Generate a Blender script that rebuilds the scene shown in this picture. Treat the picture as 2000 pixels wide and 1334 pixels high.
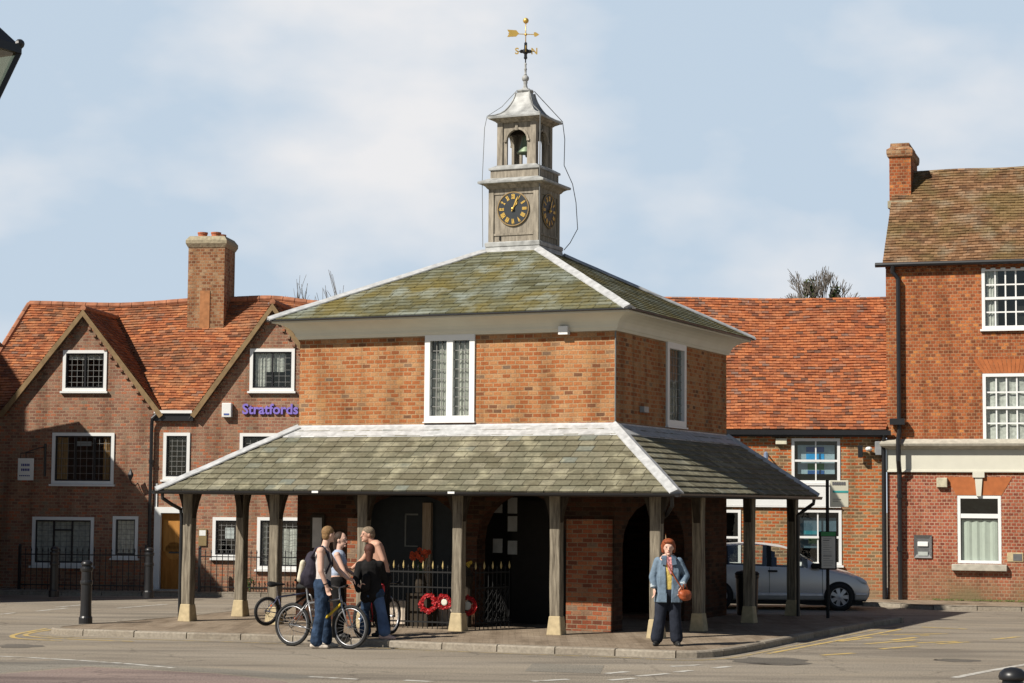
import bpy, bmesh, math, random
from mathutils import Vector, Matrix, noise
for o in list(bpy.data.objects): bpy.data.objects.remove(o)
S = bpy.context.scene
COL = S.collection
R = math.radians
random.seed(7)

# ------------------------------------------------------------------ camera, world, sun
F, PITCH, ROLL, HC = 3935.9, 0.0802, 0.0081, 2.2       # focal length in px of a 2000 px wide frame
cam = bpy.data.cameras.new('camera'); camo = bpy.data.objects.new('camera', cam); COL.objects.link(camo)
cam.sensor_width = 36; cam.lens = F*36/2000; cam.clip_end = 3000; cam.clip_start = 0.1
fw = Vector((0, math.cos(PITCH), math.sin(PITCH)))
_r = Vector((1, 0, 0)); _u = Vector((0, -math.sin(PITCH), math.cos(PITCH)))
cr, sr = math.cos(ROLL), math.sin(ROLL)
cx_, cy_ = cr*_r+sr*_u, -sr*_r+cr*_u
camo.matrix_world = Matrix(((cx_.x, cy_.x, -fw.x, 0), (cx_.y, cy_.y, -fw.y, 0), (cx_.z, cy_.z, -fw.z, HC), (0, 0, 0, 1)))
S.camera = camo
S.view_settings.view_transform = 'Standard'; S.view_settings.look = 'None'
S.cycles.diffuse_bounces = 1
S.view_settings.exposure = 0.2; S.view_settings.gamma = 1

SUN_AZ, SUN_EL = 55, 42          # shadows run towards +Y turned SUN_AZ towards +X
W = bpy.data.worlds.new('World'); S.world = W; W.use_nodes = True
nt = W.node_tree; N = nt.nodes; Lk = nt.links
for n in list(N): N.remove(n)
out = N.new('ShaderNodeOutputWorld'); bg = N.new('ShaderNodeBackground'); bg.inputs[1].default_value = 0.045
sky = N.new('ShaderNodeTexSky'); sky.sky_type = 'NISHITA'; sky.sun_disc = False
sky.sun_elevation = R(SUN_EL); sky.sun_rotation = R(180+SUN_AZ); sky.air_density = 1.0; sky.dust_density = 0.5; sky.ozone_density = 1.0
tc = N.new('ShaderNodeTexCoord'); mp = N.new('ShaderNodeMapping'); mp.inputs['Scale'].default_value = (1.0, 1.0, 1.9)
mp.inputs['Location'].default_value = (8.3, 3.3, 2.2)
nz = N.new('ShaderNodeTexNoise'); nz.inputs['Scale'].default_value = 6.5; nz.inputs['Detail'].default_value = 5; nz.inputs['Roughness'].default_value = 0.47
rp = N.new('ShaderNodeValToRGB'); rp.color_ramp.elements[0].position = 0.43; rp.color_ramp.elements[1].position = 0.66
mx = N.new('ShaderNodeMixRGB'); mx.inputs[2].default_value = (17.4, 17.0, 16.9, 1)
veil = N.new('ShaderNodeMixRGB'); veil.inputs[2].default_value = (10.8, 13.0, 15.4, 1)
mf = N.new('ShaderNodeMath'); mf.operation = 'MULTIPLY'; mf.inputs[1].default_value = 0.85
Lk.new(tc.outputs['Generated'], mp.inputs[0]); Lk.new(mp.outputs[0], nz.inputs['Vector']); Lk.new(nz.outputs[0], rp.inputs[0])
sx = N.new('ShaderNodeSeparateXYZ'); Lk.new(tc.outputs['Generated'], sx.inputs[0])
hz_ = N.new('ShaderNodeMapRange'); hz_.inputs['From Min'].default_value = 0.27; hz_.inputs['From Max'].default_value = 0.36; hz_.inputs['To Min'].default_value = 1.0; hz_.inputs['To Max'].default_value = 0.0
hv = N.new('ShaderNodeMath'); hv.operation = 'MULTIPLY'; hv.inputs[1].default_value = 0.95; Lk.new(sx.outputs[2], hz_.inputs['Value']); 
ay = N.new('ShaderNodeMapRange'); ay.inputs['From Min'].default_value = 0.5; ay.inputs['From Max'].default_value = 0.93; ay.inputs['To Min'].default_value = 0.12; ay.inputs['To Max'].default_value = 1.0; Lk.new(sx.outputs[1], ay.inputs['Value'])   # haze and cloud dimmed away from +Y, out of view, to deepen shade
hw_ = N.new('ShaderNodeMath'); hw_.operation = 'MULTIPLY'; Lk.new(hz_.outputs[0], hw_.inputs[0]); Lk.new(ay.outputs[0], hw_.inputs[1]); Lk.new(hw_.outputs[0], hv.inputs[0]); Lk.new(hv.outputs[0], veil.inputs[0])
hm = N.new('ShaderNodeMath'); hm.operation = 'MULTIPLY'; Lk.new(hw_.outputs[0], hm.inputs[0])
Lk.new(rp.outputs[0], mf.inputs[0]); Lk.new(mf.outputs[0], hm.inputs[1]); Lk.new(hm.outputs[0], mx.inputs[0])
Lk.new(sky.outputs[0], veil.inputs[1]); Lk.new(veil.outputs[0], mx.inputs[1]); Lk.new(mx.outputs[0], bg.inputs[0]); Lk.new(bg.outputs[0], out.inputs[0])

sl = bpy.data.lights.new('sun', 'SUN'); sl.energy = 5.0; sl.angle = R(0.55); sl.color = (1, 0.94, 0.84)
so = bpy.data.objects.new('sun', sl); COL.objects.link(so)
sd = Vector((math.sin(R(SUN_AZ))*math.cos(R(SUN_EL)), math.cos(R(SUN_AZ))*math.cos(R(SUN_EL)), -math.sin(R(SUN_EL))))
so.rotation_euler = sd.to_track_quat('-Z', 'Y').to_euler(); so.location = (-30, -20, 40)

# ------------------------------------------------------------------ pixel rays of the photograph -> points on real planes
O = Vector((0, 0, HC))
def ray(x, y): return fw + cx_*((x-1000)/F) - cy_*((y-667)/F)
def on_z(x, y, z=0.0):
    q = ray(x, y); return O + q*((z-HC)/q.z)
def on_y(x, y, Y):
    q = ray(x, y); return O + q*(Y/q.y)
class Frame:
    """a local frame: origin on the ground, x along a facade (to the right), y into the building"""
    def __init__(s, ox, oy, yaw):
        s.o = Vector((ox, oy, 0)); s.yaw = yaw
        s.x = Vector((math.cos(yaw), -math.sin(yaw), 0)); s.y = Vector((math.sin(yaw), math.cos(yaw), 0))
    def hit(s, px, py, y=None, x=None):
        q = ray(px, py); n, k = (s.y, y) if y is not None else (s.x, x)
        p = O + q*((k-(O-s.o).dot(n))/q.dot(n)); d = p-s.o
        return Vector((d.dot(s.x), d.dot(s.y), p.z))
    def world(s, x, y, z=0): return s.o + s.x*x + s.y*y + Vector((0, 0, z))
    def loc(s, w):
        d = Vector(w)-s.o; return Vector((d.dot(s.x), d.dot(s.y), w[2]))

# ------------------------------------------------------------------ materials
MATS = {}
def nodes(name):
    m = bpy.data.materials.new(name); m.use_nodes = True; t = m.node_tree
    p = t.nodes['Principled BSDF']; MATS[name] = m
    return m, t, t.nodes, t.links, p
def ramp(n, stops, interp='LINEAR'):
    r = n.new('ShaderNodeValToRGB'); r.color_ramp.interpolation = interp
    e = r.color_ramp.elements
    while len(e) > 1: e.remove(e[0])
    e[0].position = stops[0][0]; e[0].color = (*stops[0][1], 1)
    for pos, c in stops[1:]:
        k = e.new(pos); k.color = (*c, 1)
    return r
def plain(name, c, rough=0.6, metal=0, var=0.12, scale=9, bump=0.0, spec=0.4):
    m, t, n, l, p = nodes(name)
    p.inputs['Roughness'].default_value = rough; p.inputs['Metallic'].default_value = metal
    p.inputs['Specular IOR Level'].default_value = spec
    tc = n.new('ShaderNodeTexCoord'); z = n.new('ShaderNodeTexNoise'); z.inputs['Scale'].default_value = scale; z.inputs['Detail'].default_value = 5
    l.new(tc.outputs['Object'], z.inputs['Vector'])
    r = ramp(n, [(0.3, tuple(x*(1-var) for x in c)), (0.7, tuple(min(1, x*(1+var)) for x in c))])
    l.new(z.outputs[0], r.inputs[0]); l.new(r.outputs[0], p.inputs['Base Color'])
    if bump:
        b = n.new('ShaderNodeBump'); b.inputs['Strength'].default_value = 1; b.inputs['Distance'].default_value = bump
        l.new(z.outputs[0], b.inputs['Height']); l.new(b.outputs[0], p.inputs['Normal'])
    return m
def mixc(n, l, a, b, fac, mode='MIX', f=None):
    x = n.new('ShaderNodeMixRGB'); x.blend_type = mode
    for i, v in ((1, a), (2, b), (0, fac)):
        if v is None: continue
        if isinstance(v, (int, float)): x.inputs[i].default_value = v
        elif isinstance(v, tuple): x.inputs[i].default_value = (*v, 1)
        else: l.new(v, x.inputs[i])
    return x.outputs[0]
def brick(name, stops, mortar, bw=0.225, bh=0.075, ms=0.009, patches=None, stain=(0.55, 0.45, 0.3), stain_amt=0.25, low=None):
    m, t, n, l, p = nodes(name)
    uv = n.new('ShaderNodeTexCoord').outputs['UV']
    wob = n.new('ShaderNodeTexNoise'); wob.inputs['Scale'].default_value = 1.3; wob.inputs['Detail'].default_value = 3
    l.new(uv, wob.inputs['Vector'])
    add = n.new('ShaderNodeVectorMath'); add.operation = 'MULTIPLY_ADD'; add.inputs[1].default_value = (0.02, 0.035, 0)
    l.new(wob.outputs['Color'], add.inputs[0]); l.new(uv, add.inputs[2])
    b = n.new('ShaderNodeTexBrick'); b.inputs['Scale'].default_value = 1; b.inputs['Brick Width'].default_value = bw
    b.inputs['Row Height'].default_value = bh; b.inputs['Mortar Size'].default_value = ms; b.inputs['Mortar Smooth'].default_value = 0.25
    b.inputs['Color1'].default_value = (0, 0, 0, 1); b.inputs['Color2'].default_value = (1, 1, 1, 1); b.inputs['Mortar'].default_value = (.5, .5, .5, 1)
    b.offset = 0.5; l.new(add.outputs[0], b.inputs['Vector'])
    r = ramp(n, stops); l.new(b.outputs['Color'], r.inputs[0])
    z = n.new('ShaderNodeTexNoise'); z.inputs['Scale'].default_value = 0.9; z.inputs['Detail'].default_value = 7; l.new(uv, z.inputs['Vector'])
    zr = ramp(n, [(0.38, (0, 0, 0)), (0.68, (1, 1, 1))]); l.new(z.outputs[0], zr.inputs[0])
    col = mixc(n, l, r.outputs[0], tuple(mortar), b.outputs['Fac'])
    st = mixc(n, l, col, stain, 1.0, 'MULTIPLY')
    sa = n.new('ShaderNodeMath'); sa.operation = 'MULTIPLY'; sa.inputs[1].default_value = stain_amt; l.new(zr.outputs[0], sa.inputs[0])
    col = mixc(n, l, col, st, sa.outputs[0])
    # fine speckle inside each brick
    f = n.new('ShaderNodeTexNoise'); f.inputs['Scale'].default_value = 34; f.inputs['Detail'].default_value = 4; l.new(uv, f.inputs['Vector'])
    fr = ramp(n, [(0.3, (0.72, 0.72, 0.72)), (0.72, (1.22, 1.2, 1.16))]); l.new(f.outputs[0], fr.inputs[0])
    col = mixc(n, l, col, fr.outputs[0], 0.8, 'MULTIPLY')
    sk = n.new('ShaderNodeTexNoise'); sk.inputs['Scale'].default_value = 1; sk.inputs['Detail'].default_value = 5; skm = n.new('ShaderNodeMapping'); skm.inputs['Scale'].default_value = (3.2, .35, 1); l.new(uv, skm.inputs[0]); l.new(skm.outputs[0], sk.inputs['Vector'])
    skr = ramp(n, [(0.36, (.70, .68, .66)), (0.52, (1, 1, 1)), (.7, (1.1, 1.1, 1.1))]); l.new(sk.outputs[0], skr.inputs[0]); col = mixc(n, l, col, skr.outputs[0], .9, 'MULTIPLY')
    if patches:       # repaired or lichened patches with a shape of their own
        z2 = n.new('ShaderNodeTexNoise'); z2.inputs['Scale'].default_value = 2.6; z2.inputs['Detail'].default_value = 2; l.new(uv, z2.inputs['Vector'])
        p2 = ramp(n, [(0.62, (0, 0, 0)), (0.70, (1, 1, 1))]); l.new(z2.outputs[0], p2.inputs[0])
        k = n.new('ShaderNodeMath'); k.operation = 'MULTIPLY'; k.inputs[1].default_value = 0.55; l.new(p2.outputs[0], k.inputs[0])
        col = mixc(n, l, col, patches, k.outputs[0])
    if low:           # damp, mossy brickwork near the pavement
        sp = n.new('ShaderNodeSeparateXYZ'); l.new(uv, sp.inputs[0])
        mr = n.new('ShaderNodeMapRange'); mr.inputs['From Min'].default_value = 1.0; mr.inputs['From Max'].default_value = 0.2
        l.new(sp.outputs[1], mr.inputs[0])
        mm = n.new('ShaderNodeMath'); mm.operation = 'MULTIPLY'; l.new(mr.outputs[0], mm.inputs[0]); l.new(zr.outputs[0], mm.inputs[1])
        m2 = n.new('ShaderNodeMath'); m2.operation = 'ADD'; m2.use_clamp = True; l.new(mm.outputs[0], m2.inputs[0]); 
        m3 = n.new('ShaderNodeMath'); m3.operation = 'MULTIPLY'; m3.inputs[1].default_value = 0.35; l.new(mr.outputs[0], m3.inputs[0]); l.new(m3.outputs[0], m2.inputs[1])
        col = mixc(n, l, col, low, m2.outputs[0])
    l.new(col, p.inputs['Base Color']); p.inputs['Roughness'].default_value = 0.9; p.inputs['Specular IOR Level'].default_value = 0.2
    h = n.new('ShaderNodeMath'); h.operation = 'MULTIPLY_ADD'; h.inputs[1].default_value = -1.0; l.new(b.outputs['Fac'], h.inputs[0]); l.new(f.outputs[0], h.inputs[2])
    bp = n.new('ShaderNodeBump'); bp.inputs['Strength'].default_value = 0.8; bp.inputs['Distance'].default_value = 0.006
    l.new(h.outputs[0], bp.inputs['Height']); l.new(bp.outputs[0], p.inputs['Normal'])
    return m
def tiles(name, stops, lichen, pale, la=0.5, pa=0.4, lscale=1.1, rough=0.85, streak=(1, 1, 1)):
    """each tile is an island of its own mesh: its colour comes from a random number per island"""
    m, t, n, l, p = nodes(name)
    g = n.new('ShaderNodeNewGeometry'); tc = n.new('ShaderNodeTexCoord')
    r = ramp(n, stops); l.new(g.outputs['Random Per Island'], r.inputs[0])
    z = n.new('ShaderNodeTexNoise'); z.inputs['Scale'].default_value = lscale; z.inputs['Detail'].default_value = 6; z.inputs['Roughness'].default_value = .62
    l.new(tc.outputs['Object'], z.inputs['Vector'])
    zr = ramp(n, [(0.45, (0, 0, 0)), (0.62, (1, 1, 1))]); l.new(z.outputs[0], zr.inputs[0])
    k = n.new('ShaderNodeMath'); k.operation = 'MULTIPLY'; k.inputs[1].default_value = la; l.new(zr.outputs[0], k.inputs[0])
    col = mixc(n, l, r.outputs[0], lichen, k.outputs[0])
    z2 = n.new('ShaderNodeTexNoise'); z2.inputs['Scale'].default_value = lscale*2.3; z2.inputs['Detail'].default_value = 7
    mp = n.new('ShaderNodeMapping'); mp.inputs['Location'].default_value = (7, 3, 1); mp.inputs['Scale'].default_value = streak; l.new(tc.outputs['Object'], mp.inputs[0]); l.new(mp.outputs[0], z2.inputs['Vector'])
    z2r = ramp(n, [(0.52, (0, 0, 0)), (0.68, (1, 1, 1))]); l.new(z2.outputs[0], z2r.inputs[0])
    k2 = n.new('ShaderNodeMath'); k2.operation = 'MULTIPLY'; k2.inputs[1].default_value = pa; l.new(z2r.outputs[0], k2.inputs[0])
    col = mixc(n, l, col, pale, k2.outputs[0])
    f = n.new('ShaderNodeTexNoise'); f.inputs['Scale'].default_value = 22; f.inputs['Detail'].default_value = 5; l.new(tc.outputs['Object'], f.inputs['Vector'])
    fr = ramp(n, [(0.3, (0.7, 0.7, 0.7)), (0.7, (1.25, 1.25, 1.25))]); l.new(f.outputs[0], fr.inputs[0])
    col = mixc(n, l, col, fr.outputs[0], 0.7, 'MULTIPLY')
    l.new(col, p.inputs['Base Color']); p.inputs['Roughness'].default_value = rough; p.inputs['Specular IOR Level'].default_value = 0.25
    bp = n.new('ShaderNodeBump'); bp.inputs['Distance'].default_value = 0.006; l.new(f.outputs[0], bp.inputs['Height']); l.new(bp.outputs[0], p.inputs['Normal'])
    return m
def wood(name, a, b, scale=(14, 14, 1.1), rough=0.85):
    m, t, n, l, p = nodes(name)
    tc = n.new('ShaderNodeTexCoord'); mp = n.new('ShaderNodeMapping'); mp.inputs['Scale'].default_value = scale
    z = n.new('ShaderNodeTexNoise'); z.inputs['Scale'].default_value = 1.6; z.inputs['Detail'].default_value = 8; z.inputs['Roughness'].default_value = .65
    l.new(tc.outputs['Object'], mp.inputs[0]); l.new(mp.outputs[0], z.inputs['Vector'])
    r = ramp(n, [(0.33, a), (0.66, b)]); l.new(z.outputs[0], r.inputs[0])
    l.new(r.outputs[0], p.inputs['Base Color']); p.inputs['Roughness'].default_value = rough; p.inputs['Specular IOR Level'].default_value = .2
    bp = n.new('ShaderNodeBump'); bp.inputs['Distance'].default_value = 0.012; l.new(z.outputs[0], bp.inputs['Height']); l.new(bp.outputs[0], p.inputs['Normal'])
    return m
def glass(name, tint=(0.8, 0.85, 0.85), refl=0.08):
    m, t, n, l, p = nodes(name)
    n.remove(p); o = n['Material Output']; tr = n.new('ShaderNodeBsdfTransparent'); tr.inputs[0].default_value = (*tint, 1)
    gl = n.new('ShaderNodeBsdfGlossy'); gl.inputs['Roughness'].default_value = 0.02
    tc = n.new('ShaderNodeTexCoord'); z = n.new('ShaderNodeTexNoise'); z.inputs['Scale'].default_value = 3.5; l.new(tc.outputs['Object'], z.inputs['Vector'])
    bp = n.new('ShaderNodeBump'); bp.inputs['Distance'].default_value = 0.004; l.new(z.outputs[0], bp.inputs['Height']); l.new(bp.outputs[0], gl.inputs['Normal'])
    mx = n.new('ShaderNodeMixShader'); mx.inputs[0].default_value = refl
    l.new(tr.outputs[0], mx.inputs[1]); l.new(gl.outputs[0], mx.inputs[2]); l.new(mx.outputs[0], o.inputs[0])
    return m
def asphalt(name, a, b, patch, scale=1.0):
    m, t, n, l, p = nodes(name)
    tc = n.new('ShaderNodeTexCoord')
    z = n.new('ShaderNodeTexNoise'); z.inputs['Scale'].default_value = 0.35*scale; z.inputs['Detail'].default_value = 9; z.inputs['Roughness'].default_value = .6
    mp = n.new('ShaderNodeMapping'); mp.inputs['Scale'].default_value = (0.6, 1.6, 1); l.new(tc.outputs['Object'], mp.inputs[0]); l.new(mp.outputs[0], z.inputs['Vector'])
    r = ramp(n, [(0.3, a), (0.5, b), (0.72, patch)]); l.new(z.outputs[0], r.inputs[0])
    f = n.new('ShaderNodeTexNoise'); f.inputs['Scale'].default_value = 45; f.inputs['Detail'].default_value = 6; l.new(tc.outputs['Object'], f.inputs['Vector'])
    fr = ramp(n, [(0.35, (0.5, 0.5, 0.5)), (0.65, (1.4, 1.4, 1.4))]); l.new(f.outputs[0], fr.inputs[0])
    col = mixc(n, l, r.outputs[0], fr.outputs[0], 0.85, 'MULTIPLY')
    st = n.new('ShaderNodeTexNoise'); st.inputs['Scale'].default_value = 1.0; st.inputs['Detail'].default_value = 6; sm_ = n.new('ShaderNodeMapping'); sm_.inputs['Scale'].default_value = (.25, 1.4, 1); l.new(tc.outputs['Object'], sm_.inputs[0]); l.new(sm_.outputs[0], st.inputs['Vector'])
    sr_ = ramp(n, [(0.36, (.72, .72, .73)), (0.5, (1, 1, 1)), (.68, (1.12, 1.1, 1.06))]); l.new(st.outputs[0], sr_.inputs[0]); col = mixc(n, l, col, sr_.outputs[0], 1.0, 'MULTIPLY')
    # thin tarred cracks
    v = n.new('ShaderNodeTexVoronoi'); v.feature = 'DISTANCE_TO_EDGE'; v.inputs['Scale'].default_value = 0.32
    wz = n.new('ShaderNodeTexNoise'); wz.inputs['Scale'].default_value = 1.5; l.new(tc.outputs['Object'], wz.inputs['Vector'])
    ad = n.new('ShaderNodeVectorMath'); ad.operation = 'MULTIPLY_ADD'; ad.inputs[1].default_value = (.9, .9, 0); l.new(wz.outputs['Color'], ad.inputs[0]); l.new(tc.outputs['Object'], ad.inputs[2])
    l.new(ad.outputs[0], v.inputs['Vector'])
    vr = ramp(n, [(0.0, (0.62, 0.62, 0.62)), (0.012, (1, 1, 1))]); l.new(v.outputs['Distance'], vr.inputs[0])
    col = mixc(n, l, col, vr.outputs[0], 0.8, 'MULTIPLY')
    l.new(col, p.inputs['Base Color']); p.inputs['Roughness'].default_value = 0.85; p.inputs['Specular IOR Level'].default_value = 0.3
    bp = n.new('ShaderNodeBump'); bp.inputs['Distance'].default_value = 0.006; l.new(f.outputs[0], bp.inputs['Height']); l.new(bp.outputs[0], p.inputs['Normal'])
    return m
def worn_paint(name, c, road, amount=0.5):
    m, t, n, l, p = nodes(name)
    tc = n.new('ShaderNodeTexCoord'); z = n.new('ShaderNodeTexNoise'); z.inputs['Scale'].default_value = 6; z.inputs['Detail'].default_value = 8
    l.new(tc.outputs['Object'], z.inputs['Vector']); r = ramp(n, [(amount-.08, c), (amount+.1, road)]); l.new(z.outputs[0], r.inputs[0])
    l.new(r.outputs[0], p.inputs['Base Color']); p.inputs['Roughness'].default_value = .8
    return m

M_brickA = brick('market_brick', [(0, (.16, .085, .05)), (.05, (.34, .11, .04)), (.35, (.42, .145, .052)), (.6, (.45, .195, .08)), (.94, (.48, .26, .125)), (1, (.20, .13, .09))], (.43, .275, .155), bw=.165, ms=.011, patches=(.44, .24, .10), stain_amt=.25)
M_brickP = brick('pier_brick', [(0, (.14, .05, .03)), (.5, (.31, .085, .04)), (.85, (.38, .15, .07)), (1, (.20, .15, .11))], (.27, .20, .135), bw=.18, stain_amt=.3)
M_brickG = brick('shade_darkened_brick', [(0, (.035, .02, .014)), (.5, (.085, .032, .018)), (.85, (.11, .05, .027)), (1, (.06, .042, .03))], (.075, .052, .036), stain_amt=.5)  # arcade wall brick: shade under the arcade is put into the colour
M_brickL = brick('left_brick', [(0, (.23, .12, .085)), (.3, (.33, .15, .10)), (.6, (.36, .215, .145)), (.82, (.48, .165, .085)), (1, (.28, .22, .165))], (.38, .27, .19), bw=.15, ms=.010, stain_amt=.25)
M_brickM = brick('terrace_brick', [(0, (.20, .11, .06)), (.3, (.30, .21, .11)), (.45, (.46, .11, .035)), (.8, (.56, .145, .04)), (1, (.56, .21, .07))], (.45, .32, .19), bw=.18, ms=.014, stain_amt=.15, low=(.30, .20, .12))
M_brickB = brick('bank_brick', [(0, (.21, .07, .032)), (.35, (.34, .095, .036)), (.7, (.41, .12, .045)), (.9, (.49, .16, .055)), (1, (.60, .23, .07))], (.40, .23, .13), bw=.1125, ms=.009, stain_amt=.25)
M_brickB2 = brick('bank_lower_brick', [(0, (.24, .07, .045)), (.35, (.36, .095, .055)), (.7, (.43, .125, .07)), (1, (.45, .18, .10))], (.46, .30, .21), bw=.1125, ms=.011, stain_amt=.3, low=(.20, .15, .08))
M_chim = brick('chimney_brick', [(0, (.20, .09, .05)), (.4, (.36, .15, .07)), (.8, (.42, .23, .12)), (1, (.46, .32, .2))], (.40, .28, .18), bw=.1125, stain_amt=.3)
M_rub = plain('rubbed_orange_brick', (.42, .13, .04), .8, var=.15, scale=6)
M_slateU = tiles('upper_slate', [(0, (.095, .092, .05)), (.35, (.155, .148, .08)), (.6, (.14, .145, .10)), (.85, (.185, .187, .125)), (1, (.22, .232, .185))], (.21, .158, .035), (.29, .32, .28), la=.6, pa=.75, lscale=.8, rough=.75, streak=(1, 1, .28))
M_slateL = tiles('lower_slate', [(0, (.14, .125, .08)), (.5, (.185, .17, .115)), (.9, (.225, .205, .145)), (1, (.18, .195, .165))], (.14, .14, .095), (.40, .37, .255), la=.5, pa=.65, lscale=1.3, rough=.75, streak=(1, 1, .4))
M_tileL = tiles('left_clay_tile', [(0, (.13, .065, .04)), (.2, (.28, .095, .045)), (.5, (.39, .13, .055)), (.8, (.49, .185, .075)), (1, (.24, .14, .10))], (.18, .09, .05), (.52, .24, .11), la=.6, pa=.4, lscale=.9)
M_tileM = tiles('terrace_clay_tile', [(0, (.13, .07, .05)), (.18, (.29, .095, .045)), (.5, (.40, .13, .052)), (.85, (.50, .175, .07)), (1, (.22, .14, .11))], (.27, .10, .05), (.50, .23, .11), la=.3, pa=.3, lscale=1.6)
M_tileB = tiles('bank_clay_tile', [(0, (.12, .065, .035)), (.4, (.19, .10, .05)), (.75, (.24, .13, .065)), (1, (.31, .18, .10))], (.17, .13, .05), (.36, .31, .22), la=.6, pa=.4, lscale=.9)
M_under = plain('dark_underlay', (.05, .035, .025), .9)
M_lead = plain('lead', (.47, .475, .475), .5, var=.22, scale=9, bump=.004)
M_leadt = plain('turret_lead', (.38, .385, .375), .5, var=.35, scale=6, bump=.004)
M_leadd = plain('dull_lead', (.17, .175, .17), .5, var=.2, scale=5)
M_cream = plain('cream_paint', (.66, .64, .54), .55, var=.04, scale=3)
M_white = plain('white_paint', (.84, .84, .82), .45, var=.03, scale=4)
M_timber = wood('weathered_oak', (.08, .065, .048), (.33, .285, .215))
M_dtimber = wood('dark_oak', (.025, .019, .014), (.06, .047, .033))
M_tower = wood('silvered_tower_oak', (.16, .14, .112), (.43, .38, .305), (9, 9, 1.5))
M_stone = plain('sandstone', (.48, .385, .23), .85, var=.16, scale=11, bump=.004)
M_cstone = plain('grey_stone', (.44, .41, .34), .85, var=.2, scale=8, bump=.004)
M_black = plain('black_iron', (.016, .016, .018), .38, var=.1, spec=.5)
M_blackm = plain('matt_black', (.012, .012, .012), .8)
M_gold = plain('gold_leaf', (.85, .55, .14), .35, metal=.6, var=.08)
M_dial = plain('dial_black', (.035, .04, .045), .4)
M_bell = plain('green_bronze', (.20, .26, .17), .5, metal=.3, var=.3)
M_glass = glass('window_glass')
M_dglass = glass('dark_glass', (.25, .28, .3), .10)
M_leadcame = plain('lead_came', (.22, .22, .21), .6)
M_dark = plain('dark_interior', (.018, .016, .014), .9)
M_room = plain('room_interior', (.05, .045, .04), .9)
M_curtain = plain('net_curtain', (.66, .63, .56), .9, var=.25, scale=13)
M_ocurtain = plain('tan_curtain', (.42, .24, .10), .9, var=.2, scale=12)
M_blind = plain('green_white_blind', (.66, .68, .58), .8, var=.04)
M_door = wood('oak_door', (.34, .13, .025), (.50, .21, .05), (8, 8, 1))
M_road = asphalt('road_surface', (.235, .20, .157), (.29, .25, .197), (.325, .283, .228))
M_roadp = asphalt('pinkish_patch', (.22, .165, .145), (.26, .20, .175), (.29, .23, .20), 2)
M_roadg = asphalt('grey_patch', (.195, .178, .148), (.24, .218, .182), (.27, .25, .212), 2)
M_pave = brick('pavement_setts', [(0, (.26, .205, .15)), (.5, (.31, .245, .18)), (1, (.36, .29, .22))], (.23, .185, .135), bw=.2, bh=.1, ms=.006, stain=(.6, .55, .5), stain_amt=.45)
M_kerb = tiles('kerb_stone', [(0, (.24, .205, .16)), (.5, (.28, .24, .19)), (1, (.32, .28, .225))], (.24, .20, .15), (.40, .36, .29), la=.3, pa=.3, lscale=2)
M_yel = worn_paint('worn_yellow_paint', (.55, .39, .13), (.29, .25, .197), .57)
M_yel2 = worn_paint('very_worn_yellow_paint', (.44, .33, .15), (.29, .25, .197), .53)
M_wht = worn_paint('worn_white_paint', (.56, .54, .49), (.29, .25, .197), .54)
M_terra = plain('chimney_pot_clay', (.42, .13, .06), .8, var=.25)
M_mort = plain('mortar_fillet', (.36, .31, .21), .9, var=.25, scale=14, bump=.01)
M_oakb = plain('bargeboard', (.25, .165, .08), .8, var=.2)

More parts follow.
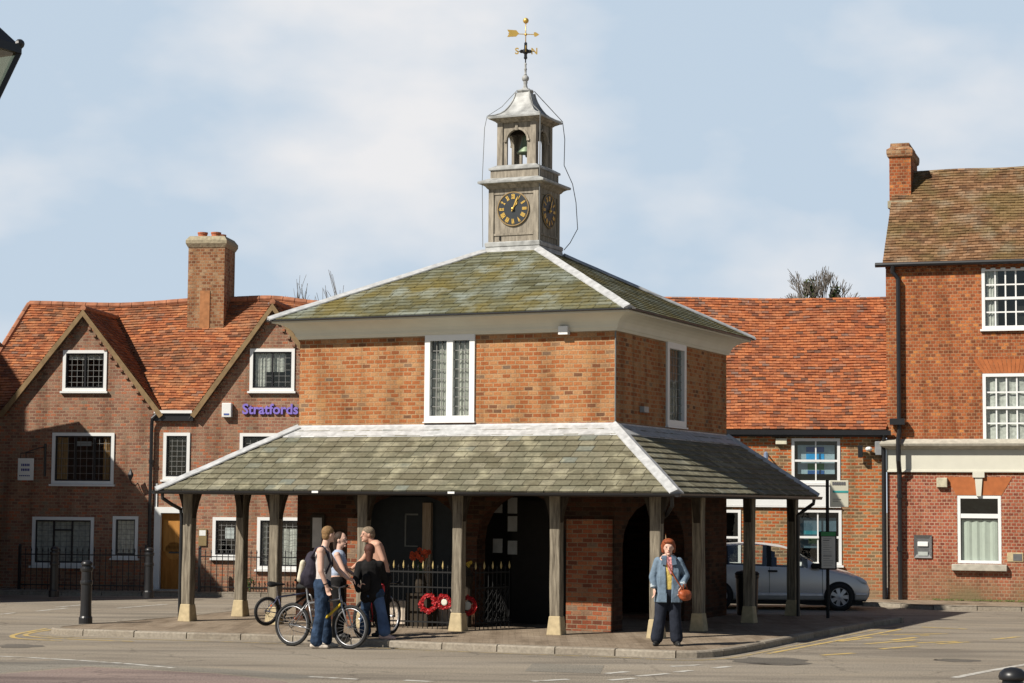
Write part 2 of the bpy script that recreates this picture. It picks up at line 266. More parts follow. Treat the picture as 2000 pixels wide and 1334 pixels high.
# ------------------------------------------------------------------ mesh builder
class MB:
    def __init__(s): s.v = []; s.f = []
    def quad(s, *pts):
        k = len(s.v); s.v += [Vector(p) for p in pts]; s.f.append(tuple(range(k, k+len(pts)))); return s
    def add(s, vs, fs):
        k = len(s.v); s.v += [Vector(p) for p in vs]; s.f += [tuple(i+k for i in f) for f in fs]; return s
    def box(s, x0, y0, z0, x1, y1, z1, m=None):
        v = [Vector(p) for p in ((x0, y0, z0), (x1, y0, z0), (x1, y1, z0), (x0, y1, z0), (x0, y0, z1), (x1, y0, z1), (x1, y1, z1), (x0, y1, z1))]
        if m: v = [m @ p for p in v]
        return s.add(v, ((3, 2, 1, 0), (4, 5, 6, 7), (0, 1, 5, 4), (1, 2, 6, 5), (2, 3, 7, 6), (3, 0, 4, 7)))
    def rings(s, rs, cap=True):
        """rs: list of rings (x0,x1,y0,y1,z): mitred square mouldings"""
        L = [[(a, c, z), (b, c, z), (b, d, z), (a, d, z)] for a, b, c, d, z in rs]
        return s.loft(L, cap)
    def loft(s, L, cap=True, close=True):
        n = len(L[0]); vs = [p for r in L for p in r]; fs = []
        for i in range(len(L)-1):
            for j in range(n if close else n-1):
                fs.append((i*n+j, i*n+(j+1) % n, (i+1)*n+(j+1) % n, (i+1)*n+j))
        if cap: fs.append(tuple(range(n-1, -1, -1))); fs.append(tuple((len(L)-1)*n+j for j in range(n)))
        return s.add(vs, fs)
    def bar(s, a, b, w, h=None, up=Vector((0, 0, 1))):
        a, b = Vector(a), Vector(b); h = h or w; d = (b-a).normalized()
        x = d.cross(up)
        if x.length < 1e-4: x = Vector((1, 0, 0))
        x.normalize(); y = x.cross(d).normalized()
        c = [x*(w/2)+y*(h/2), -x*(w/2)+y*(h/2), -x*(w/2)-y*(h/2), x*(w/2)-y*(h/2)]
        return s.loft([[a+q for q in c], [b+q for q in c]])
    def tube(s, pts, r, n=8, cap=True):
        pts = [Vector(p) for p in pts]; rr = r if isinstance(r, (list, tuple)) else [r]*len(pts)
        L = []; prev = None
        for i, p in enumerate(pts):
            d = (pts[min(i+1, len(pts)-1)]-pts[max(i-1, 0)]).normalized()
            x = prev if prev is not None else (Vector((0, 0, 1)) if abs(d.z) < .9 else Vector((1, 0, 0)))
            x = (x-d*x.dot(d)).normalized(); prev = x; y = d.cross(x)
            L.append([p+(x*math.cos(2*math.pi*j/n)+y*math.sin(2*math.pi*j/n))*rr[i] for j in range(n)])
        return s.loft(L, cap)
    def lathe(s, prof, c=(0, 0, 0), n=20):
        c = Vector(c); return s.loft([[c+Vector((r*math.cos(2*math.pi*j/n), r*math.sin(2*math.pi*j/n), z)) for j in range(n)] for r, z in prof])
    def ball(s, c, r, n=10, m=7, M=None):
        c = Vector(c); rx, ry, rz = (r, r, r) if isinstance(r, (int, float)) else r
        L = []
        for i in range(m+1):
            t = -math.pi/2+math.pi*(i+.001)/(m+.002)
            L.append([Vector((rx*math.cos(t)*math.cos(2*math.pi*j/n), ry*math.cos(t)*math.sin(2*math.pi*j/n), rz*math.sin(t))) for j in range(n)])
        L = [[c+((M @ p) if M else p) for p in q] for q in L]
        return s.loft(L)
    def torus(s, c, ax, R_, r, n=28, m=8, sx=1.0):
        c = Vector(c); ax = Vector(ax).normalized(); x = ax.orthogonal().normalized(); y = ax.cross(x)
        L = []
        for i in range(n+1):
            a = 2*math.pi*i/n; d = x*math.cos(a)+y*math.sin(a)
            L.append([c+d*(R_+r*math.cos(2*math.pi*j/m))+ax*(r*sx*math.sin(2*math.pi*j/m)) for j in range(m)])
        return s.loft(L, cap=False)
    def extrude(s, poly, dvec):
        """poly: 3-D points, extruded by dvec"""
        a = [Vector(p) for p in poly]; d = Vector(dvec); return s.loft([a, [p+d for p in a]])
    def holed(s, outer, holes, y, depth=0.0, tr=None):
        """wall in the x-z plane at y with holes; reveals run `depth` into the wall"""
        bm = bmesh.new()
        def loop(pts):
            vs = [bm.verts.new((p[0], y, p[1])) for p in pts]
            return [bm.edges.new((vs[i], vs[(i+1) % len(vs)])) for i in range(len(vs))]
        e = loop(outer)
        for h in holes: e += loop(h)
        bmesh.ops.triangle_fill(bm, edges=e, use_beauty=True, use_dissolve=False, normal=(0, -1, 0))
        bm.verts.index_update()
        vs = [v.co.copy() for v in bm.verts]; fs = [tuple(v.index for v in f.verts) for f in bm.faces]; bm.free()
        if depth:
            for h in holes:
                for i in range(len(h)):
                    a, b = h[i], h[(i+1) % len(h)]; k = len(vs)
                    vs += [Vector((a[0], y, a[1])), Vector((b[0], y, b[1])), Vector((b[0], y+depth, b[1])), Vector((a[0], y+depth, a[1]))]
                    fs.append((k, k+1, k+2, k+3))
        if tr: vs = [tr(p) for p in vs]
        return s.add(vs, fs)
    def build(s, name, mat, parent=None, smooth=False, bevel=0):
        me = bpy.data.meshes.new(name); me.from_pydata([tuple(v) for v in s.v], [], s.f)
        bm = bmesh.new(); bm.from_mesh(me)
        if bevel:
            bmesh.ops.bevel(bm, geom=[e for e in bm.edges if e.is_manifold and e.calc_face_angle(0) > .5], offset=bevel, segments=1, affect='EDGES', clamp_overlap=True)
        if not (len(bm.faces) > 0 and any(e.is_boundary for e in bm.edges)): bmesh.ops.recalc_face_normals(bm, faces=bm.faces)
        uvl = bm.loops.layers.uv.new('UVMap')
        Z = Vector((0, 0, 1))
        for f in bm.faces:
            nn = f.normal
            if abs(nn.z) > .97: tx, ty = Vector((1, 0, 0)), Vector((0, 1, 0))
            else:
                tx = Z.cross(nn).normalized(); ty = nn.cross(tx).normalized()
                if ty.z < 0: ty = -ty
            for lp in f.loops: lp[uvl].uv = (lp.vert.co.dot(tx), lp.vert.co.dot(ty))
            f.smooth = smooth
        bm.to_mesh(me); bm.free()
        me.materials.append(mat)
        o = bpy.data.objects.new(name, me); COL.objects.link(o)
        if parent: o.parent = parent
        return o
def thing(name, label, cat, loc=(0, 0, 0), rz=0, group=None):
    o = bpy.data.objects.new(name, None); COL.objects.link(o); o.location = loc; o.rotation_euler = (0, 0, rz); o.empty_display_size = .2
    o['label'] = label; o['category'] = cat
    if group: o['group'] = group
    return o
def tag(o, label, cat, group=None, kind=None):
    o['label'] = label; o['category'] = cat
    if group: o['group'] = group
    if kind: o['kind'] = kind
    return o
def struct(o): o['kind'] = 'structure'; return o
def copy_tree(o, parent=None):
    c = o.copy(); COL.objects.link(c)
    if parent: c.parent = parent
    for ch in list(o.children): copy_tree(ch, c)
    return c
def text_mesh(name, body, size, mat, M, parent=None, extrude=.004, offset=0.0, shear=0):
    cu = bpy.data.curves.new(name+'_c', 'FONT'); cu.body = body; cu.size = size; cu.extrude = extrude; cu.offset = offset; cu.shear = shear
    cu.align_x = 'CENTER'; cu.align_y = 'CENTER'; cu.resolution_u = 3
    t = bpy.data.objects.new(name+'_t', cu); COL.objects.link(t)
    dg = bpy.context.evaluated_depsgraph_get(); me = bpy.data.meshes.new_from_object(t.evaluated_get(dg)); bpy.data.objects.remove(t)
    me.transform(M); me.materials.clear(); me.materials.append(mat); me.name = name
    o = bpy.data.objects.new(name, me); COL.objects.link(o)
    if parent: o.parent = parent
    return o
FACE = Matrix.Rotation(math.pi/2, 4, 'X')       # text in the x-y plane -> upright, facing -y
def tiled(pt, nrm, rng, L, tw, ex, lift=.014, jit=.006, skip=None, mb=None, gap=.004):
    """one small island per tile, laid in courses on the surface pt(u, v)"""
    mb = mb or MB(); rows = max(1, round(L/ex)); ex = L/rows; nrm = Vector(nrm).normalized()
    for i in range(rows):
        v0 = i*ex; v1 = min(L, v0+ex*1.12); l0, r0 = rng(v0); l1, r1 = rng(v1)
        u = min(l0, l1) - (tw/2 if i % 2 else 0) - random.random()*.02
        while u < max(r0, r1):
            w = tw*random.uniform(.9, 1.1) if tw > .2 else tw
            a0, b0, a1, b1 = max(u+gap/2, l0), min(u+w-gap/2, r0), max(u+gap/2, l1), min(u+w-gap/2, r1)
            if b0-a0 > .012 or b1-a1 > .03:
                b0 = max(a0, b0); b1 = max(a1, b1)
                if not skip or not skip(pt((a0+b0)/2, (v0+v1)/2)):
                    j = lift+random.uniform(0, jit); j2 = lift+random.uniform(0, jit); dv = random.uniform(-.004, .006)
                    P0, P1, P2, P3 = pt(a0, v0+dv), pt(b0, v0+dv), pt(b1, v1), pt(a1, v1)
                    k = len(mb.v)
                    mb.v += [P0+nrm*j, P1+nrm*j2, P2+nrm*.001, P3+nrm*.001, P0-nrm*.004, P1-nrm*.004]
                    mb.f += [(k, k+1, k+2, k+3), (k+4, k+5, k+1, k)]
            u += w
    return mb
def rect(x0, x1, z0, z1): return [(x0, z0), (x1, z0), (x1, z1), (x0, z1)]
def arch(x0, x1, z0, zs, rise=None, n=10):
    r = (x1-x0)/2; c = (x0+x1)/2; rise = rise or r
    return [(x0, z0), (x1, z0)]+[(c+r*math.cos(math.pi*i/n), zs+rise*math.sin(math.pi*i/n)) for i in range(n+1)]

# ------------------------------------------------------------------ shared window builder
def window(parent, x0, x1, z0, z1, y=0, fr=.07, bars=(3, 4), mx=(), mz=(), mull=.05, sill='white', barw=.012, barm=None, curtain=None, back=.45, proud=.03,
           frm=None, pane=None, sillx=.04, extra=None):
    frm = frm or M_white; w = MB(); a, b, c, d = x0-.012, x1+.012, z0-.012, z1+.012
    y0, y1 = y-proud, y+.07
    w.box(a, y0, c, b, y1, c+fr); w.box(a, y0, d-fr, b, y1, d); w.box(a, y0, c+fr, a+fr, y1, d-fr); w.box(b-fr, y0, c+fr, b, y1, d-fr)
    for m in mx: w.box(m-mull/2, y0+.006, c+fr, m+mull/2, y1-.004, d-fr)
    cuts = [a+fr]+[k for m in sorted(mx) for k in (m-mull/2, m+mull/2)]+[b-fr]
    for m in mz:
        for i in range(0, len(cuts), 2): w.box(cuts[i], y0+.008, m-mull/2, cuts[i+1], y1-.006, m+mull/2)
    o = w.build('window', frm, parent)
    MB().quad((a+fr, y+.035, c+fr), (b-fr, y+.035, c+fr), (b-fr, y+.035, d-fr), (a+fr, y+.035, d-fr)).build('pane', pane or M_glass, o)
    nx, nz = bars
    if nx > 1 or nz > 1:
        g = MB(); W_, H_ = b-a-2*fr, d-c-2*fr
        for i in range(1, nx): g.box(a+fr+W_*i/nx-barw/2, y+.018, c+fr, a+fr+W_*i/nx+barw/2, y+.030, d-fr)
        for i in range(1, nz): g.box(a+fr, y+.021, c+fr+H_*i/nz-barw/2, b-fr, y+.033, c+fr+H_*i/nz+barw/2)
        g.build('glazing_bars', barm or M_leadcame, o)
    if sill: MB().box(a-sillx, y-proud-.05, c-.05, b+sillx, y+.03, c-.003).build('sill', M_white if sill == 'white' else M_cstone, o)
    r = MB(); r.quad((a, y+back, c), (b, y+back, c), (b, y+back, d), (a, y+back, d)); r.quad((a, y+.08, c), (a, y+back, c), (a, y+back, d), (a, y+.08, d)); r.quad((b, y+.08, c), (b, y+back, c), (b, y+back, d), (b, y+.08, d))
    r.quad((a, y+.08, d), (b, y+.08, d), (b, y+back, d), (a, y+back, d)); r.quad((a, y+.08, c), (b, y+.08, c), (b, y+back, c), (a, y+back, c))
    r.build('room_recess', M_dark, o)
    for cu in (curtain or ()):
        f0, f1, g0, g1, mat = cu; q = MB(); n = 14; L = []
        for k in range(n+1):
            xx = a+fr+(b-a-2*fr)*(f0+(f1-f0)*k/n); yy = y+.08+.014*math.sin(k*1.9); L.append((xx, yy))
        for k in range(n): q.quad((L[k][0], L[k][1], c+fr+(d-c-2*fr)*g0), (L[k+1][0], L[k+1][1], c+fr+(d-c-2*fr)*g0), (L[k+1][0], L[k+1][1], c+fr+(d-c-2*fr)*g1), (L[k][0], L[k][1], c+fr+(d-c-2*fr)*g1))
        q.build('curtain', mat, o, smooth=True)
    return o

# ================================================================== MARKET HOUSE
FM = Frame(1.7248, 33.5814, 0.4227)
AX, BY = 6.061, 5.947            # plan of the brick box: x -AX..0, y 0..BY
Z1, Z2, ZE, EU = 3.525, 5.106, 5.434, 0.42
ZL, EL, ELL, EB = 2.385, 1.70, 1.857, 0.43
mk = thing('market_house', 'old brick market house on oak posts with slate roofs and wooden clock tower', 'market house', FM.o, -FM.yaw)
# brick walls of the upper floor
def side(i):      # maps a wall drawn in x-z at y=0 onto the four sides
    if i == 0: return lambda p: p
    if i == 1: return lambda p: Vector((-p.y, p.x, p.z))                 # right side: x=0, runs along +y
    if i == 2: return lambda p: Vector((p.x, BY-p.y, p.z))
    return lambda p: Vector((-AX+p.y, p.x, p.z))
wl = [FM.hit(833, 655, y=0), FM.hit(926, 822, y=0)]
wx0, wx1, wz0, wz1 = wl[0].x, wl[1].x, 3.615, 5.108
wa, wb = 2.505, 3.497
w = MB()
LA = arch(-5.05, -2.78, .0, 1.62, .76); RA = arch(-2.52, -.86, .0, 1.55, .83)
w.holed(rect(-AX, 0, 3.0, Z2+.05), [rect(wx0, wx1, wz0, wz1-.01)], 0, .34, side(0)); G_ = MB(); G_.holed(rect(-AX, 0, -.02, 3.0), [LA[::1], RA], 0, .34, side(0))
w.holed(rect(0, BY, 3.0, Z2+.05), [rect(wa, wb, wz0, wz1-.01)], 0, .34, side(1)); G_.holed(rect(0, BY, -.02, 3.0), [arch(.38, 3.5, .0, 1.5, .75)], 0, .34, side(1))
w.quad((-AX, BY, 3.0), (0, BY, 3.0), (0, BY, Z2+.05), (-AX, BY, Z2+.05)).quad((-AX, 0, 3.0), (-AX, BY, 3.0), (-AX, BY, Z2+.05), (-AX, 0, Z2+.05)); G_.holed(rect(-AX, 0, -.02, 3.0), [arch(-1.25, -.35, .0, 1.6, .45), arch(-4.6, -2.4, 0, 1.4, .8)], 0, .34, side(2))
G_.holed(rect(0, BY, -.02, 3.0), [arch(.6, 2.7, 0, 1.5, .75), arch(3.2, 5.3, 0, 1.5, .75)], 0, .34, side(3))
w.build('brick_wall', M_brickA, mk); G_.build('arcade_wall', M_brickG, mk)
# window front & side
M_hallc = plain('grey_lace', (.66, .63, .54), .9, var=.2, scale=9)
o = window(mk, wx0, wx1, wz0, wz1-.012, 0, fr=.10, bars=(1, 1), mx=((wx0+wx1)/2,), mull=.12, sill=None, proud=.035, curtain=((.0, .2, 0, .84, M_curtain), (.16, .44, 0, .97, M_hallc), (.44, .56, 0, .84, M_white), (.56, 1, 0, .97, M_hallc)))
g = MB()
for a, b in ((wx0+.09, (wx0+wx1)/2-.06), ((wx0+wx1)/2+.06, wx1-.09)):
    for i in (1, 2): xx = a+(b-a)*i/3; g.box(xx-.007, .016, wz0+.1, xx+.007, .028, wz1-.11)
    for i in range(1, 8): zz = wz0+.09+(wz1-wz0-.2)*i/8; g.box(a, .019, zz-.007, b, .031, zz+.007)
g.build('glazing_bars', M_leadcame, o)
w = MB().box(wx0-.03, -.06, wz0-.035, wx1+.03, .03, wz0-.015).build('sill', M_white, o)

sm = side(1)
def side_window():
    a, b, c, d = wa-.012, wb+.012, wz0-.012, wz1-.002
    def bx(m, x0, y0, z0, x1, y1, z1):
        P = [sm(Vector(p)) for p in ((x0, y0, z0), (x1, y0, z0), (x1, y1, z0), (x0, y1, z0), (x0, y0, z1), (x1, y0, z1), (x1, y1, z1), (x0, y1, z1))]
        m.add(P, ((0, 1, 2, 3), (7, 6, 5, 4), (0, 4, 5, 1), (1, 5, 6, 2), (2, 6, 7, 3), (3, 7, 4, 0)))
    f = .11; m = MB(); bx(m, a, -.035, c, b, .07, c+f); bx(m, a, -.035, d-f, b, .07, d); bx(m, a, -.035, c+f, a+f, .07, d-f); bx(m, b-f, -.035, c+f, b, .07, d-f)
    bx(m, a-.03, -.06, c-.03, b+.03, .03, c-.002)
    o = m.build('window', M_white, mk)
    m = MB(); bx(m, a+f, .035, c+f, b-f, .04, d-f); m.build('pane', M_glass, o)
    m = MB()
    for i in range(1, 5): x = a+f+(b-a-2*f)*i/5; bx(m, x-.006, .018, c+f, x+.006, .03, d-f)
    for i in range(1, 9): z = c+f+(d-c-2*f)*i/9; bx(m, a+f, .021, z-.006, b-f, .033, z+.006)
    m.build('glazing_bars', M_leadcame, o)
    m = MB(); bx(m, a, .10, c, b, .12, d); m.build('curtain', plain('rose_curtain', (.55, .38, .29), .9, var=.25), o)
side_window()
# cove cornice under the upper roof
pr = [(.012, 5.095), (.03, 5.10), (.045, 5.135), (.06, 5.15), (.075, 5.20), (.105, 5.25), (.16, 5.30), (.23, 5.34), (.32, 5.368), (.375, 5.375), (.375, 5.405)]
MB().rings([(-AX-e, e, -e, BY+e, z) for e, z in pr], cap=False).build('cornice', M_cream, mk)
MB().rings([(-AX-e, e, -e, BY+e, z) for e, z in ((.30, 5.4), (.43, 5.405), (.445, 5.41), (.445, 5.432))]).build('eaves_board', M_black, mk)
# upper roof: four slate slopes up to the foot of the tower
TX, TY, TH, ZT = -3.0, 2.985, .56, 6.86
cor = [Vector((-AX-EU, -EU, ZE)), Vector((EU, -EU, ZE)), Vector((EU, BY+EU, ZE)), Vector((-AX-EU, BY+EU, ZE))]
top = [Vector((TX-TH, TY-TH, ZT)), Vector((TX+TH, TY-TH, ZT)), Vector((TX+TH, TY+TH, ZT)), Vector((TX-TH, TY+TH, ZT))]
def slope(A, B, C_, D, name, mat, parent, tw=.26, ex=.15, lift=.016, jit=.006, skip=None, bell=0.0):
    """A-B eave, D-C ridge; tiles it"""
    ux = (B-A).normalized(); n = (B-A).cross(D-A).normalized()
    if n.z < 0: n = -n
    vy = n.cross(ux).normalized(); 
    if vy.z < 0: vy = -vy
    L = (D-A).dot(vy); lu, ru = (D-A).dot(ux), (C_-A).dot(ux); wd = (B-A).length
    def pt(u, v): return A+ux*u+vy*v-n*(bell*math.sin(math.pi*v/L))
    def rng(v): t = v/L; return (lu*t, wd+(ru-wd)*t)
    m = tiled(pt, n, rng, L, tw, ex, lift, jit, skip, gap=.009 if tw > .2 else .004)
    o = m.build(name, mat, parent)
    u = MB(); k = 8
    for i in range(k):
        a, b = L*i/k, L*(i+1)/k; (l0, r0), (l1, r1) = rng(a), rng(b)
        u.quad(pt(l0, a)-n*.012, pt(r0, a)-n*.012, pt(r1, b)-n*.012, pt(l1, b)-n*.012)
    u.build('roof_underlay', M_under, o)
    return o
for i, nm in enumerate(('front', 'right', 'back', 'left')):
    slope(cor[i], cor[(i+1) % 4], top[(i+1) % 4], top[i], 'upper_roof', M_slateU, mk, tw=.30, ex=.155)
def hipline(a, b, name='lead_hip', w=.20, parent=None, mat=None, th=.02):
    """lead dressed over a hip: a shallow ridge section"""
    a, b = Vector(a), Vector(b); d = (b-a).normalized(); x = d.cross(Vector((0, 0, 1))).normalized(); n = x.cross(d).normalized()
    pr = [(-w/2, -.035), (-w/2, -.015), (-.05, .018), (0, .045), (.05, .018), (w/2, -.015), (w/2, -.035)]
    L = []; k = 12
    for i in range(k+1):
        q = a+(b-a)*i/k; jj = random.uniform(-.004, .004)
        L.append([q+x*p*(1+jj*6)+n*(h+.016+jj) for p, h in pr])
    return MB().loft(L).build(name, mat or M_lead, parent, smooth=False)
for i in range(4): hipline(cor[i]+Vector((0, 0, .0)), top[i], parent=mk, w=.22)
# lower roof round the arcade
lc = [Vector((-AX-ELL, -EL, ZL)), Vector((EL, -EL, ZL)), Vector((EL, BY+EB, ZL)), Vector((-AX-ELL, BY+EB, ZL))]
lt = [Vector((-AX, 0, Z1)), Vector((0, 0, Z1)), Vector((0, BY, Z1)), Vector((-AX, BY, Z1))]
for i in range(4):
    slope(lc[i], lc[(i+1) % 4], lt[(i+1) % 4], lt[i], 'arcade_roof', M_slateL, mk, tw=.27, ex=.17, lift=.022)
    hipline(lc[i], lt[i], parent=mk, w=.24)
fl = MB()
fl.rings([(-AX-e, e, -e, BY+e*EB/EL if e > .03 else BY+e, z) for e, z in ((.30, Z1-.185), (.29, Z1-.165), (.03, Z1+.005), (.022, Z1+.03), (.005, Z1+.035))], cap=False)
fl.build('lead_flashing', M_lead, mk)
# soffit, wall plate and gutter
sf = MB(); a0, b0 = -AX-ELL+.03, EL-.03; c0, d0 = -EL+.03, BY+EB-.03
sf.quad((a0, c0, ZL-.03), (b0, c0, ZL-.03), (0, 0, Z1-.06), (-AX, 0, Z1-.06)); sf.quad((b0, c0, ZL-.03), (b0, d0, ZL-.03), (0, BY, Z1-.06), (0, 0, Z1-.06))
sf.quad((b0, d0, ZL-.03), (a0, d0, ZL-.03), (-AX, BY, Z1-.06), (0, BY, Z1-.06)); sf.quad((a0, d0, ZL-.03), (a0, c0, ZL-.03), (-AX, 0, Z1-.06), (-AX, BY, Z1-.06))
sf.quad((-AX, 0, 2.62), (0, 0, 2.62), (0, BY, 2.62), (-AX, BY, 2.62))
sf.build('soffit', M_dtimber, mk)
PX0, PX1, PY0, PY1 = -7.58, 1.14, -1.143, 6.30
wp = MB()
wp.box(PX0-.12, PY0-.10, 2.335, PX1+.12, PY0+.10, 2.50); wp.box(PX0-.10, PY0+.10, 2.335, PX0+.10, PY1-.1, 2.50); wp.box(PX1-.10, PY0+.10, 2.335, PX1+.10, PY1-.1, 2.50); wp.box(PX0-.12, PY1-.10, 2.335, PX1+.12, PY1+.10, 2.50)
wp.build('wall_plate', M_dtimber, mk)
gt = MB()
for p, q in ((lc[0], lc[1]), (lc[1], lc[2]), (lc[2], lc[3]), (lc[3], lc[0])):
    d = (q-p).normalized(); x = d.cross(Vector((0, 0, 1))); L = []
    for t in (0, 1):
        c = (p-d*.06) if t == 0 else (q+d*.06)
        L.append([c+x*(.02+.05*math.cos(k))+Vector((0, 0, -.012+.055*math.sin(k))) for k in [math.pi+math.pi*j/6 for j in range(7)]]+[c+x*.062+Vector((0, 0, -.010)), c-x*.022+Vector((0, 0, -.010))])
    gt.loft(L)
gt.build('gutter', M_black, mk)
for px in (614, 880): q = FM.hit(px, 957, y=-EL-.1); MB().box(q.x-.06, -EL-.085, ZL-.035, q.x+.06, -EL-.06, ZL+.0).build('gutter_clip', M_white, mk)
dp = MB()
dp.tube([(lc[0].x+.12, lc[0].y+.02, ZL-.05), (lc[0].x+.12, lc[0].y+.03, ZL-.14), (lc[0].x+.2, lc[0].y+.2, ZL-.25), (PX0-.19, PY0, ZL-.33), (PX0-.18, PY0+.02, ZL-.45), (PX0-.18, PY0+.02, .12)], .032)
dp.build('downpipe', M_black, mk); dp = MB(); dp.tube([(EL-.12, -EL+.1, ZL-.05), (EL-.13, -EL+.14, ZL-.2), (PX1+.16, PY0+.1, ZL-.34), (PX1+.02, PY0+.17, ZL-.42)], .032)
dp.build('downpipe', M_black, mk)
dp = MB(); dp.tube([(EL-.05, BY+.30, ZL-.05), (EL-.06, BY+.3, ZL-.14), (EL-.25, BY+.32, ZL-.27), (PX1+.19, PY1-.05, ZL-.36), (PX1+.19, PY1-.05, .1)], .035); dp.build('downpipe', M_black, mk)
# posts
def post_tree():
    e = bpy.data.objects.new('post', None)
    h = .125; zb = .40
    L = [[Vector((-a, -a, z)), Vector((a, -a, z)), Vector((a, a, z)), Vector((-a, a, z))] for a, z in ((.088, zb-.01), (.092, .9), (.086, 1.5), (.090, 2.0), (.096, 2.345))]
    m = MB().loft(L); o = m.build('post', M_timber, mk, bevel=.012)
    b = MB()
    for d in (Vector((1, 0, 0)), Vector((-1, 0, 0))):
        s = d.cross(Vector((0, 0, 1)))*.06
        pts = [d*.082+Vector((0, 0, 1.86)), d*.115+Vector((0, 0, 2.03)), d*.15+Vector((0, 0, 2.17)), d*.21+Vector((0, 0, 2.338)), d*.082+Vector((0, 0, 2.338))]
        b.loft([[p-s for p in pts], [p+s for p in pts]])
    b.build('bracket', M_dtimber, o)
    s = MB().loft([[Vector((-a, -a, z)), Vector((a, -a, z)), Vector((a, a, z)), Vector((-a, a, z))] for a, z in ((.128, .09), (.126, .12), (.098, .385), (.094, .40))])
    s.build('stone_base', M_stone, o, bevel=.012)
    bpy.data.objects.remove(e)
    return o
post0 = post_tree(); first = True
spots = [(x, PY0) for x in (-7.58, -5.82, -4.10, -2.31, -.548, 1.16)]+[(1.143, .97), (1.143, 3.75), (1.143, 6.50), (-7.58, .60), (-7.58, 3.4), (-7.58, 6.2), (-5.3, 6.25), (-3.2, 6.25)]
for i, (x, y) in enumerate(spots):
    p = post0 if i == 0 else copy_tree(post0, mk)
    p.location = (x, y, 0); p.rotation_euler = (random.uniform(-.008, .008), random.uniform(-.008, .008), ([0, math.pi][i % 2] if i < 6 or i > 11 else [math.pi/2, -math.pi/2][i % 2]))
# inside the arcade: memorial recess, door with notices, notice boards
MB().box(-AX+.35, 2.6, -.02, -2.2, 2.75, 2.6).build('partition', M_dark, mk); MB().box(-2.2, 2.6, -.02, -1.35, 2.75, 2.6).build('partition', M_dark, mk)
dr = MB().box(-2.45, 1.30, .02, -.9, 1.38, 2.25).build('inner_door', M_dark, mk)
nb = MB()
for px, py0, py1 in ((1001, 972, 1003), (1001, 1008, 1038), (1001, 1056, 1083), (972, 985, 1002), (972, 1052, 1080)):
    a = FM.hit(px-9, py0, y=1.29); b = FM.hit(px+9, py1, y=1.29); nb.box(a.x, 1.285, b.z, b.x, 1.295, a.z)
nb.build('notice', plain('dim_paper', (.42, .43, .42), .9), dr)
q0, q1 = FM.hit(827, 975, y=.75), FM.hit(842, 1090, y=.75)
rc = MB().box(-5.0, .80, -.02, -2.82, .88, 2.3); rc.build('memorial_screen', plain('blue_black_paint', (.03, .036, .04), .7), mk)
MB().box(q0.x, .72, .5, q1.x, .80, 2.2).build('screen_post', wood('pinkish_oak', (.30, .22, .15), (.48, .38, .28)), mk)
fr = MB(); a, b = FM.hit(790, 1003, y=.77), FM.hit(815, 1068, y=.77)
fr.box(a.x, .785, b.z, a.x+.03, .795, a.z); fr.box(a.x, .785, a.z-.03, b.x, .7955, a.z+.001); fr.box(a.x+.03, .785, b.z, b.x, .795, b.z+.02)
fr.build('framed_panel', plain('pale_grey_trim', (.2, .21, .2), .7), mk)
MB().box(-4.45, .12, -.01, -2.85, .45, .50).build('memorial_stone', plain('pale_memorial_stone', (.60, .50, .40), .8, var=.1), mk, bevel=.01)
a, b = FM.hit(611, 1011, y=-.04), FM.hit(628, 1070, y=-.04)
MB().box(a.x-.05, -.04, b.z-.05, b.x+.05, -.004, a.z+.05).build('notice_board', M_dtimber, mk)
MB().box(a.x, -.046, b.z, b.x, -.042, a.z).build('notice_board_paper', plain('grey_notice', (.52, .50, .48), .8), mk)
a, b = FM.hit(683, 1004, y=-.93), FM.hit(701, 1190, y=-.93)
MB().box(a.x, -1.0, -.02, b.x+.1, -.78, 1.93).build('brick_backing', M_brickP, mk)
# sunlit pier has redder brick laid against it
MB().box(-.84, -.055, -.02, -.03, -.004, 1.95).build('pier_facing', M_brickP, mk)
# small fittings on the brick walls
q = FM.hit(1105, 645, y=0); MB().box(q.x-.085, -.13, q.z-.08, q.x+.085, -.02, q.z+.06).build('alarm_box', M_white, mk)
q = FM.hit(1253, 800, x=0); v = MB(); v.box(.005, q.y-.10, q.z-.05, .09, q.y+.12, q.z+.05); v.build('flood_lamp', plain('grey_metal', (.35, .36, .36), .4), mk)
MB().tube([(.012, -.012, Z1), (.012, -.012, 5.09)], .014, 6).build('lightning_strap', M_leadd, mk)

# ------------------------------------------------------------------ clock tower (part of the market house)
def sq(h, z): return (TX-h, TX+h, TY-h, TY+h, z)
MB().rings([sq(.60, ZT-.06), sq(.585, ZT+.02), sq(.555, ZT+.03), sq(.55, ZT+.08)]).build('tower_skirt', M_leadt, mk)
MB().rings([sq(.53, ZT+.06), sq(.53, 6.955)]).build('tower_plinth', M_tower, mk)
MB().rings([sq(.53, 6.94), sq(.555, 6.955), sq(.56, 7.02), sq(.53, 7.04), sq(.515, 7.045)]).build('plinth_moulding', M_leadt, mk)
tw = MB(); tw.rings([sq(.485, 7.03), sq(.485, 8.04)])
for sx in (-1, 1):
    for sy in (-1, 1):
        x, y = TX+sx*.455, TY+sy*.455; tw.box(x-.055, y-.055, 7.04, x+.055, y+.055, 8.045)
tw.build('clock_stage', M_tower, mk, bevel=.006)
for za, zb in ((7.16, 7.20), (7.93, 8.04)):
    for sx in (-1, 1):
        MB().box(TX+sx*.494-.008, TY-.40, za, TX+sx*.494+.008, TY+.40, zb).build('panel_rail', M_tower, mk); MB().box(TX-.40, TY+sx*.494-.008, za, TX+.40, TY+sx*.494+.008, zb).build('panel_rail', M_tower, mk)
MB().box(TX-.29, TY-.500, 7.07, TX-.26, TY-.484, 7.15).build('vent_slot', M_dark, mk)
